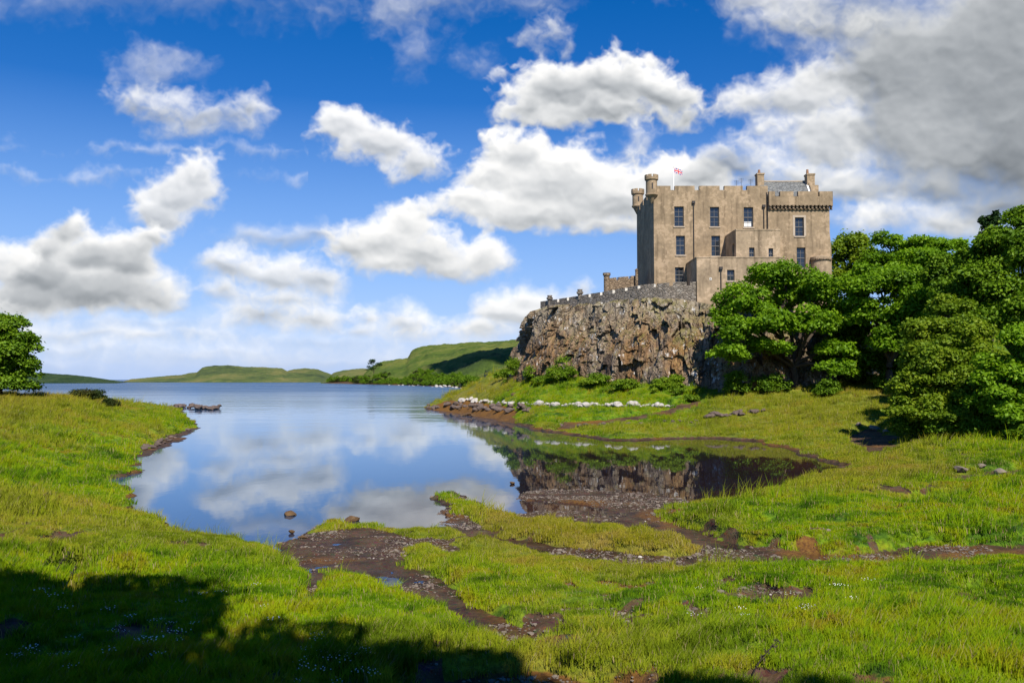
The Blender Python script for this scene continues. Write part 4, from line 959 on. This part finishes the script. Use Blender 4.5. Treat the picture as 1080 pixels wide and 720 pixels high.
def shrub(name, label, u, v, D, ru, rv, leaf, n, m, seed, cat='shrub', group=None):
    x, y, _ = at(u, v, D); z = tz(x, y); k = D / F
    return tree(name, label, cat, (x, y, z), [(x, y, z + rv * k * .8, ru * k, ru * k * .8, rv * k), (x - ru * k * .4, y - .3, z + rv * k * .6, ru * k * .6, ru * k * .6, rv * k * .7), (x + ru * k * .45, y + .2, z + rv * k * .55, ru * k * .6, ru * k * .6, rv * k * .65)],
                leaf, n, m, seed, .06, 9, .4, part='foliage', stem='stem', group=group, shell=.3)
shrub('gorse_bush', 'broad dark gorse bush on the left bank near the jetty', 93, 423, 104, 17, 7, .16, 7000, M['gorse'], 41)
shrub('gorse_bush', 'small reddish dark bush at the shore end of the left bank', 117, 428, 100, 9, 6, .15, 4000, M['gorse'], 42)
for i, (u, v, D, ru, rv, lb) in enumerate((
    (543, 398, 131, 12, 12, 'bright green shrub at the left foot of the crag'), (566, 402, 122, 13, 9, 'low spreading shrub below the left part of the crag'),
    (592, 403, 113, 16, 12, 'pale flowering shrub at the crag foot beneath a rock cleft'), (628, 408, 108, 15, 7, 'low green bush at the foot of the crag centre'),
    (660, 410, 104.5, 14, 6, 'olive bush below the rust stained rock face'), (700, 411, 102, 12, 6, 'small bush at the crag foot left of the dark hollow'),
    (712, 398, 103, 9, 6, 'bright little shrub clinging low on the rock face'), (530, 403, 136, 10, 6, 'outermost low bush beside the meadow left of the crag'),
    (872, 412, 95, 16, 9, 'dark leafy bush on the grass right of the sycamore trunk'), (905, 392, 101, 16, 8, 'rounded bush on the sunlit slope under the trees'), (940, 405, 97, 18, 10, 'dense bush below the right sycamore'),
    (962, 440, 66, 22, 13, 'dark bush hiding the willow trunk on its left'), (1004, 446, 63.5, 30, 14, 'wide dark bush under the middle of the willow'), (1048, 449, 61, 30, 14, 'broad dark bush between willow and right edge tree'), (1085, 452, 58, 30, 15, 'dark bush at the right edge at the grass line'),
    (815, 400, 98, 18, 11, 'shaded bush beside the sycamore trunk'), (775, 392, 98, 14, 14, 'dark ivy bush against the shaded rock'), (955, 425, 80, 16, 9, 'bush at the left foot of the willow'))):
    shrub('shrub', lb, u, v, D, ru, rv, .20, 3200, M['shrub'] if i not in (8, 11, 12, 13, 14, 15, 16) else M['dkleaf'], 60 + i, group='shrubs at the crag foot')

for k in range(16):
    u = random.uniform(530, 735); v = np.interp(u, [530, 560, 610, 660, 735], [399, 400, 404, 409, 413]) + random.uniform(-5, 8)
    D = np.interp(u, [530, 560, 610, 660, 735], [134, 122, 112, 105, 100]) - random.uniform(0, 4); q = random.uniform(.4, 1.0)
    shrub('low_bush', 'low tangled bright green bush in the scrub along the crag foot', u, v, D, 9 * q, 4.5 * q * random.uniform(.7, 1.3), .16, int(1500 * q), M['shrub'], 200 + k, group='low bushes along the crag foot')
# ------------------------------------------------------------------ boulders and stones
def rock_mesh(seed, flat=.7, m=None, sub=2):
    bm = bmesh.new(); bmesh.ops.create_icosphere(bm, subdivisions=sub, radius=.5); g = np.random.default_rng(seed)
    cuts = [Vector(g.normal(size=3)).normalized() for _ in range(9)]; lim = g.uniform(.26, .42, 9)
    for v in bm.verts:
        p = v.co.copy()
        for c, l in zip(cuts, lim):
            d = p.dot(c)
            if d > l: p -= c * (d - l) * .9
        v.co = p * (1 + g.normal() * .035); v.co.z *= flat
    me = bpy.data.meshes.new('boulder'); bm.to_mesh(me); bm.free(); me.materials.append(m); return me
RW = [rock_mesh(i, .72, M['stone_w']) for i in range(6)]; RD = [rock_mesh(20 + i, .6, M['stone_d']) for i in range(6)]; RG = [rock_mesh(40 + i, .6, M['stone_g']) for i in range(5)]; RS = [rock_mesh(60 + i, .5, M['weed']) for i in range(4)]
def put_rock(name, me, x, y, s, label, group=None, dz=.12, stretch=1.0):
    o = bpy.data.objects.new(name, me); COL.objects.link(o); o.location = (x, y, tz(x, y) + s * dz); o.rotation_euler = (random.uniform(-.2, .2), random.uniform(-.2, .2), random.uniform(0, 6.28)); o.scale = (s * stretch, s, s * random.uniform(.8, 1.15))
    return tag(o, label, 'rock' if name != 'boulder' else 'boulder', group)
def on_ground(u, v):
    """where the sight line through a photo point meets the ground"""
    D = np.geomspace(9, 400, 1500); x_, y_, d_ = ray(u, v); xs, ys, zs = x_ / y_ * D, D, CAMZ + d_ / y_ * D
    i = np.argmax(zs < np.maximum(terrain(xs, ys), 0)); return xs[i], ys[i]
line = [(482,423),(500,424),(520,426),(540,426.5),(560,427),(590,428),(620,428.5),(650,428.5),(680,428.5),(712,429)]
us = np.arange(484, 713, 3.1)
for u in us:
    v = np.interp(u, [p[0] for p in line], [p[1] for p in line]); 
    if 540 < u < 548: continue
    x, y = on_ground(u + random.uniform(-1, 1), v + random.uniform(-.5, .6)); put_rock('boulder', random.choice(RW), x, y, random.choice((.4, .5, .6, .75, 1.0, 1.25)) * y / 105, 'white weathered boulder in the low stone line below the crag', 'white boulders along the shore')
for k in range(46):
    u = random.uniform(452, 560); v = np.interp(u, [450, 500, 560], [429.5, 430.5, 432]) + random.uniform(-2.5, 3)
    x, y = on_ground(u, v); put_rock('boulder', random.choice(RD), x, y, random.uniform(.6, 1.5), 'dark brown boulder of the rocky headland spit by the loch', 'dark boulders of the headland')
for k in range(22):
    u = random.uniform(470, 545); v = np.interp(u, [470, 545], [435.5, 439]) + random.uniform(-1.5, 1.5)
    x, y = on_z(u, v, .1); o = put_rock('boulder', random.choice(RS), x, y, random.uniform(.5, 1.1), 'rust coloured weedy rock at the waterline of the headland', 'weedy rocks of the headland')
for k in range(26):
    u = random.uniform(735, 806); v = np.interp(u, [735, 770, 806], [440.5, 438, 434.5]) + random.uniform(-1.6, 1.4)
    x, y = on_ground(u, v); put_rock('boulder', random.choice(RD), x, y, random.uniform(.5, 1.15), 'brown boulder in the rock strip across the grass below the sycamore', 'brown boulders on the grass')
for k in range(24):
    u = random.uniform(590, 735); v = np.interp(u, [590, 735], [449.5, 445]) + random.uniform(-1, 1.4)
    x, y = on_ground(u, v); put_rock('boulder', random.choice(RD), x, y, random.uniform(.35, .7), 'small brown stone along the far edge of the pond', 'stones at the pond edge')
for k in range(30):
    u = random.uniform(176, 233); x, y = on_z(u, np.interp(u, [187, 233], [430.5, 431.5]) + random.uniform(-1.2, 1.2)); o = put_rock('boulder', random.choice(RD), x, y, random.uniform(.9, 1.7), 'dark stone of the ruined jetty stub reaching into the loch', 'stones of the old jetty'); o.location.z = random.uniform(.1, .55)
for k in range(20):
    u = random.uniform(148, 207); v = np.interp(u, [148, 207], [478, 450]) + random.uniform(-5, 2)
    x, y = on_ground(u, v); put_rock('boulder', random.choice(RD), x, y, random.uniform(.3, .8), 'dark rock on the left shore point', 'dark rocks of the left shore')
for k in range(40):
    u = random.uniform(395, 512); v = np.interp(u, [395, 440, 480, 512], [405, 405.6, 407.4, 409.5]) + random.uniform(-.4, .3)
    x, y = on_z(u, v, .8); put_rock('boulder', random.choice(RW), x, y, random.uniform(1.5, 3.4), 'pale boulder on the distant far shore below the bushes', 'pale boulders of the far shore')
for u, v, s, me, lb in ((1013, 497, .75, RG[0], 'grey stone lying alone on the right marsh'), (1056, 499, .7, RG[1], 'grey stone nearest the right edge on the marsh'), (1035, 495, .5, RG[2], 'smaller grey stone between two others on the marsh'),
    (922, 453, 1.2, RG[3], 'pinkish flat rock on the mud below the willow'), (905, 450, .6, RG[4], 'little rock left of the flat rock below the willow'), (935, 456, .7, RG[1], 'low dark rock right of the flat rock below the willow'),
    (305, 540, .62, RS[0], 'round mossy rock standing in the near loch water'), (371, 546, .62, RS[1], 'taller mossy rock in the water left of the green islet'), (195, 560, .28, RS[2], 'small dark rock off the left grass edge'), (284, 578, .3, RS[3], 'dark rock at the waterline beside the mud'), (298, 572, .22, RS[0], 'small rock just off the mud flat tip'), (308, 559, .24, RS[2], 'tiny rock between the two mossy rocks'), (320, 565, .38, RS[1], 'yellow green mossy rock at the tip of the mud flat'), (540, 508, .3, RS[3], 'lone dark rock awash before the gravel bar')):
    x, y = on_z(u, v, .1) if v > 505 and u < 545 else on_ground(u, v); o = put_rock('rock', me, x, y, s, lb)
    if v > 505 and u < 545: o.location.z = .06
for u, v, s in ((463, 527, .35), (478, 522, .6), (490, 524, .4), (470, 530, .25)): pass

# ------------------------------------------------------------------ stuff: grass, gravel, flowers, far scrub (geometry nodes over computed points)
def proto_col(name, meshes):
    c = bpy.data.collections.new(name)
    for k, me in enumerate(meshes): o = bpy.data.objects.new('%s_sprig' % name, me); c.objects.link(o)
    return c
def scatter(name, P, scale, rot, idx, col, attrs, label, cat):
    me = bpy.data.meshes.new(name); me.vertices.add(len(P)); me.vertices.foreach_set('co', P.astype(np.float32).ravel())
    for an, av in dict(attrs, sz=scale, ro=rot).items(): a = me.attributes.new(an, 'FLOAT', 'POINT'); a.data.foreach_set('value', av.astype(np.float32))
    a = me.attributes.new('pick', 'INT', 'POINT'); a.data.foreach_set('value', idx.astype(np.int32))
    o = bpy.data.objects.new(name, me); COL.objects.link(o)
    ng = bpy.data.node_groups.new(name + '_scatter', 'GeometryNodeTree'); ng.interface.new_socket('Geometry', in_out='INPUT', socket_type='NodeSocketGeometry'); ng.interface.new_socket('Geometry', in_out='OUTPUT', socket_type='NodeSocketGeometry')
    t = NT(ng); gi = t.node('NodeGroupInput'); go = t.node('NodeGroupOutput')
    ci = t.node('GeometryNodeCollectionInfo'); ci.inputs[0].default_value = col; ci.inputs[1].default_value = True; ci.inputs[2].default_value = True
    def attr(n, dt): a = t.node('GeometryNodeInputNamedAttribute', data_type=dt); a.inputs[0].default_value = n; return a.outputs[0]
    ip = t.node('GeometryNodeInstanceOnPoints'); t.l.new(gi.outputs[0], ip.inputs['Points']); t.l.new(ci.outputs[0], ip.inputs['Instance'])
    ip.inputs['Pick Instance'].default_value = True; t.l.new(attr('pick', 'INT'), ip.inputs['Instance Index'])
    cx = t.node('ShaderNodeCombineXYZ', {2: attr('ro', 'FLOAT')}); t.l.new(cx.outputs[0], ip.inputs['Rotation']); t.l.new(attr('sz', 'FLOAT'), ip.inputs['Scale'])
    t.l.new(ip.outputs[0], go.inputs[0]); md = o.modifiers.new('scatter', 'NODES'); md.node_group = ng
    return tag(o, label, cat, kind='stuff')
def tuft(seed, n, h, spread, wid, lean=.5):
    g = np.random.default_rng(seed); V, Fc = [], []
    for k in range(n):
        a = g.uniform(0, 6.283); r = spread * math.sqrt(g.random()); bx, by = r * math.cos(a), r * math.sin(a)
        hh = h * g.uniform(.55, 1.15); d = g.uniform(0, 6.283); ln = lean * hh * g.uniform(.2, 1.0); dx, dy = math.cos(d) * ln + .12 * hh, math.sin(d) * ln
        f = g.uniform(0, 3.1416); wx, wy = math.cos(f) * wid * g.uniform(.7, 1.3), math.sin(f) * wid
        b = len(V)
        V += [(bx - wx, by - wy, -.03), (bx + wx, by + wy, -.03), (bx + dx * .35 + wx * .8, by + dy * .35 + wy * .8, hh * .6), (bx + dx * .35 - wx * .8, by + dy * .35 - wy * .8, hh * .6), (bx + dx + wx * .12, by + dy + wy * .12, hh), (bx + dx - wx * .12, by + dy - wy * .12, hh)]
        Fc += [(b, b+1, b+2, b+3), (b+3, b+2, b+4, b+5)]
    me = bpy.data.meshes.new('tuft'); me.from_pydata(V, [], Fc); me.materials.append(M['grass']); return me
GC = proto_col('grass', [tuft(k, 60, .075, .20, .0065, .9) for k in range(4)] + [tuft(10 + k, 44, .21, .17, .006, .95) for k in range(3)] + [tuft(20 + k, 16, .46, .16, .005, .6) for k in range(2)])
def sample(r0, r1, n, amax=44):
    r = np.sqrt(rng.uniform(r0 * r0, r1 * r1, n)); a = np.radians(rng.uniform(-amax, amax, n)); return np.sin(a) * r, np.cos(a) * r
def build_grass():
    Ps, Sc, Ix, Dr = [], [], [], []
    for r0, r1, n, s, tall in ((5, 14, 9000, .85, .35), (14, 30, 34000, 1.0, .3), (30, 60, 46000, 1.5, .2), (60, 130, 52000, 2.4, .15), (130, 260, 16000, 4.5, .1)):
        x, y = sample(r0, r1, n); z, mud, dry, rust, d = terrain(x, y, True)
        nz = fbm(x / 2.3, y / 2.3, 91, 4)
        ok = (mud < .35 + .3 * rng.random(n)) & (d > .25) & (z > .05)
        long_ = np.clip(tall + 1.3 * (nz - .5) + (.35 * ss(20, 11, y)) + .3 * ss(1.2, 2.2, z), 0, 1) > rng.random(n)
        sc = s * rng.uniform(.7, 1.25, n) * (.55 + .9 * nz) * np.where(y > 60, .75, 1)
        flat = (y < 75) & (z < .75) & (y > 17)
        long_ &= ~(flat & (rng.random(n) < .85))
        ix = np.where(long_, 4 + rng.integers(0, 3, n), rng.integers(0, 4, n))
        ix = np.where(rng.random(n) < .05 * ss(.5, .65, fbm(x / 3, y / 3, 97, 3)) + .05 * ss(1.3, 2.2, z) * (y < 130), 7 + rng.integers(0, 2, n), ix)
        Ps.append(np.stack([x, y, z], 1)[ok]); Sc.append(sc[ok]); Ix.append(ix[ok]); Dr.append(dry[ok])
    P = np.concatenate(Ps); n = len(P)
    scatter('grass', P, np.concatenate(Sc), rng.uniform(-.6, .6, n), np.concatenate(Ix), GC, {'dry': np.concatenate(Dr)}, 'green and straw coloured meadow grass covering the banks', 'grass')
build_grass()
def build_gravel():
    g = proto_col('gravel', [rock_mesh(80 + k, .55, [M['stone_g'], M['stone_g'], M['stone_d'], M['stone_w']][k], 1) for k in range(4)])
    x, y = sample(12, 50, 170000, 40); z, mud, dry, rust, d = terrain(x, y, True)
    den = fbm(x / 1.6, y / 1.6, 95, 3); zone = ((x > -8.5) & (x < 14))
    ok = (mud > .55) & zone & (z > -.04) & (z < .5) & (den + .22 * rng.random(len(x)) > .60)
    P = np.stack([x, y, z + .01], 1)[ok]; n = len(P)
    sc = np.where(rng.random(n) < .06, rng.uniform(.12, .22, n), rng.uniform(.025, .085, n))
    scatter('gravel', P, sc, rng.uniform(0, 6.28, n), rng.choice(4, n, p=[.45, .27, .27, .01]), g, {'dry': np.zeros(n)}, 'grey and brown gravel strewn over the mud channels', 'gravel')
build_gravel()
def build_flowers():
    V, Fc = [], []
    for k in range(7):
        a = k * 2.4; r = .05 * math.sqrt(k); cx, cy, cz = r * math.cos(a), r * math.sin(a), .20 + .03 * math.sin(k * 3.1); b = len(V)
        V += [(cx + .011 * math.cos(q), cy + .011 * math.sin(q), cz + .006 * math.sin(q * 2)) for q in np.linspace(0, 6.283, 7)[:-1]]; Fc.append(tuple(range(b, b + 6)))
    me = bpy.data.meshes.new('umbel'); me.from_pydata(V, [], Fc); me.materials.append(M['white']); c = proto_col('flower', [me])
    P = []
    for u, v, su, sv, n in ((180, 655, 50, 25, 26), (350, 685, 30, 16, 22), (30, 690, 30, 20, 10), (845, 625, 40, 20, 7), (760, 620, 30, 12, 4), (60, 640, 50, 20, 10)):
        for k in range(n):
            x, y = on_z(u + random.gauss(0, su), v + random.gauss(0, sv), .8)
            if 6 < y < 40: P.append((x, y))
    P = np.array(P); z = terrain(P[:, 0], P[:, 1]); n = len(P)
    scatter('white_flowers', np.column_stack([P, z]), rng.uniform(.7, 1.3, n), rng.uniform(0, 6, n), np.zeros(n), c, {'dry': np.zeros(n)}, 'tiny white wildflowers dotted through the near grass', 'wildflowers')
build_flowers()
def build_scrub():
    g = np.random.default_rng(5); ms = []
    for k in range(3):
        C = g.normal(size=(10, 3)) * np.array([1.6, 1.6, .5]) + np.array([0, 0, 1.1]); V, Fc = leaf_mesh(C, np.full((10, 3), 1.0) * g.uniform(.6, 1.2, (10, 1)), 900, .5, g)
        me = bpy.data.meshes.new('scrub'); me.from_pydata(V.tolist(), [], Fc.tolist()); me.materials.append(M['gorse'] if k == 0 else M['dkleaf']); ms.append(me)
    c = proto_col('scrub', ms); P = []
    def area(n, u0, u1, D0, D1, s0, s1, keep=None):
        for k in range(n):
            D = g.uniform(D0, D1); u = g.uniform(u0, u1); x = X(u, D)
            if keep and not keep(u, D): continue
            P.append((x, D, g.uniform(s0, s1)))
    from mathutils.bvhtree import BVHTree
    bv = BVHTree.FromObject(main_hill, bpy.context.evaluated_depsgraph_get())
    shore = lambda u: np.interp(u, [338, 360, 400, 440, 480, 500, 520], [1230, 1016, 835, 708, 550, 430, 380])
    def band(n, u0, u1, d0, d1, s0, s1):
        for k in range(n):
            u = g.uniform(u0, u1); D = shore(u) + g.uniform(d0, d1); P.append((X(u, D), D, g.uniform(s0, s1)))
    band(230, 384, 497, 14, 75, .7, 1.7); band(60, 440, 505, 60, 140, .7, 1.5); band(40, 345, 382, 14, 120, 1.2, 2.6)
    P = np.array(P); z = terrain(P[:, 0], P[:, 1])
    for k in range(len(P)):
        h = bv.ray_cast(Vector((P[k, 0], P[k, 1], 500)), Vector((0, 0, -1)))[0]
        if h is not None: z[k] = max(z[k], h.z)
    ok = z > .5; P = P[ok]; z = z[ok] - .4; n = len(P)
    scatter('scrub', np.column_stack([P[:, :2], z]), P[:, 2], g.uniform(0, 6, n), g.integers(0, 3, n), c, {'dry': np.zeros(n)}, 'dark green scrub thicket along the distant far shore', 'scrub')
build_scrub()
tree('pine_tree', 'lone dark windblown tree above the distant far shore scrub', 'tree', (X(395, 900), 900, 9), [E(393,383,900,5,4),E(399,386,900,4,3),E(390,389,900,5,3)], .9, 1500, M['conif'], 77, .4, 8, .4)
def stalk(name, label, u, v, h, seed, bend):
    x, y = on_z(u, v, .8); z = tz(x, y); g = np.random.default_rng(seed); th = thing(name, label, 'dried stalk', (x, y, z)); b = MB()
    pts = [(x + bend * h * t_ ** 1.6, y, z + h * t_) for t_ in np.linspace(0, 1, 8)]; b.tube(pts, np.linspace(.012, .005, 8), 6); b.build('stem', M['darkbark'], th)
    b = MB()
    for k in range(26):
        i = 4 + k % 4; p = Vector(pts[i]) + Vector(g.normal(size=3) * .018); b.tube([p, p + Vector((g.normal() * .02, g.normal() * .02, .03))], [.010, .004], 5)
    b.build('seed_head', M['darkbark'], th)
stalk('dock_stalk', 'dark seed stalk leaning right in the near grass at lower right', 793, 705, .55, 1, .7)
stalk('dock_stalk', 'thin brown seed stalk at the shade edge on the left bank', 58, 600, .5, 2, .6)
stalk('dock_stalk', 'shorter brown seed stalk beside another on the left bank', 70, 603, .42, 3, .5)
def build_cloud():
    """a fair weather cloud high above the loch, between the sun and the far hill, which lies in its shade"""
    g = np.random.default_rng(3); bm = bmesh.new(); bmesh.ops.create_icosphere(bm, subdivisions=5, radius=1)
    co = np.array([v.co[:] for v in bm.verts]); n = billow(co[:, 0] * 1.8 + co[:, 2] * 1.1, co[:, 1] * 1.8 - co[:, 2], 4, 4)
    for v, k in zip(bm.verts, n): v.co *= .6 + .6 * k; v.co = Vector((v.co.x * 75, v.co.y * 120, v.co.z * (45 if v.co.z > 0 else 18)))
    me = bpy.data.meshes.new('cloud'); bm.to_mesh(me); bm.free(); me.polygons.foreach_set('use_smooth', [True] * len(me.polygons))
    o = link('cloud', me, plain('cloud_white', (.85, .86, .88), 1, var=.03)); o.location = Vector((5, 800, 25)) + TO_SUN * 1000; tag(o, kind='structure')
build_cloud()
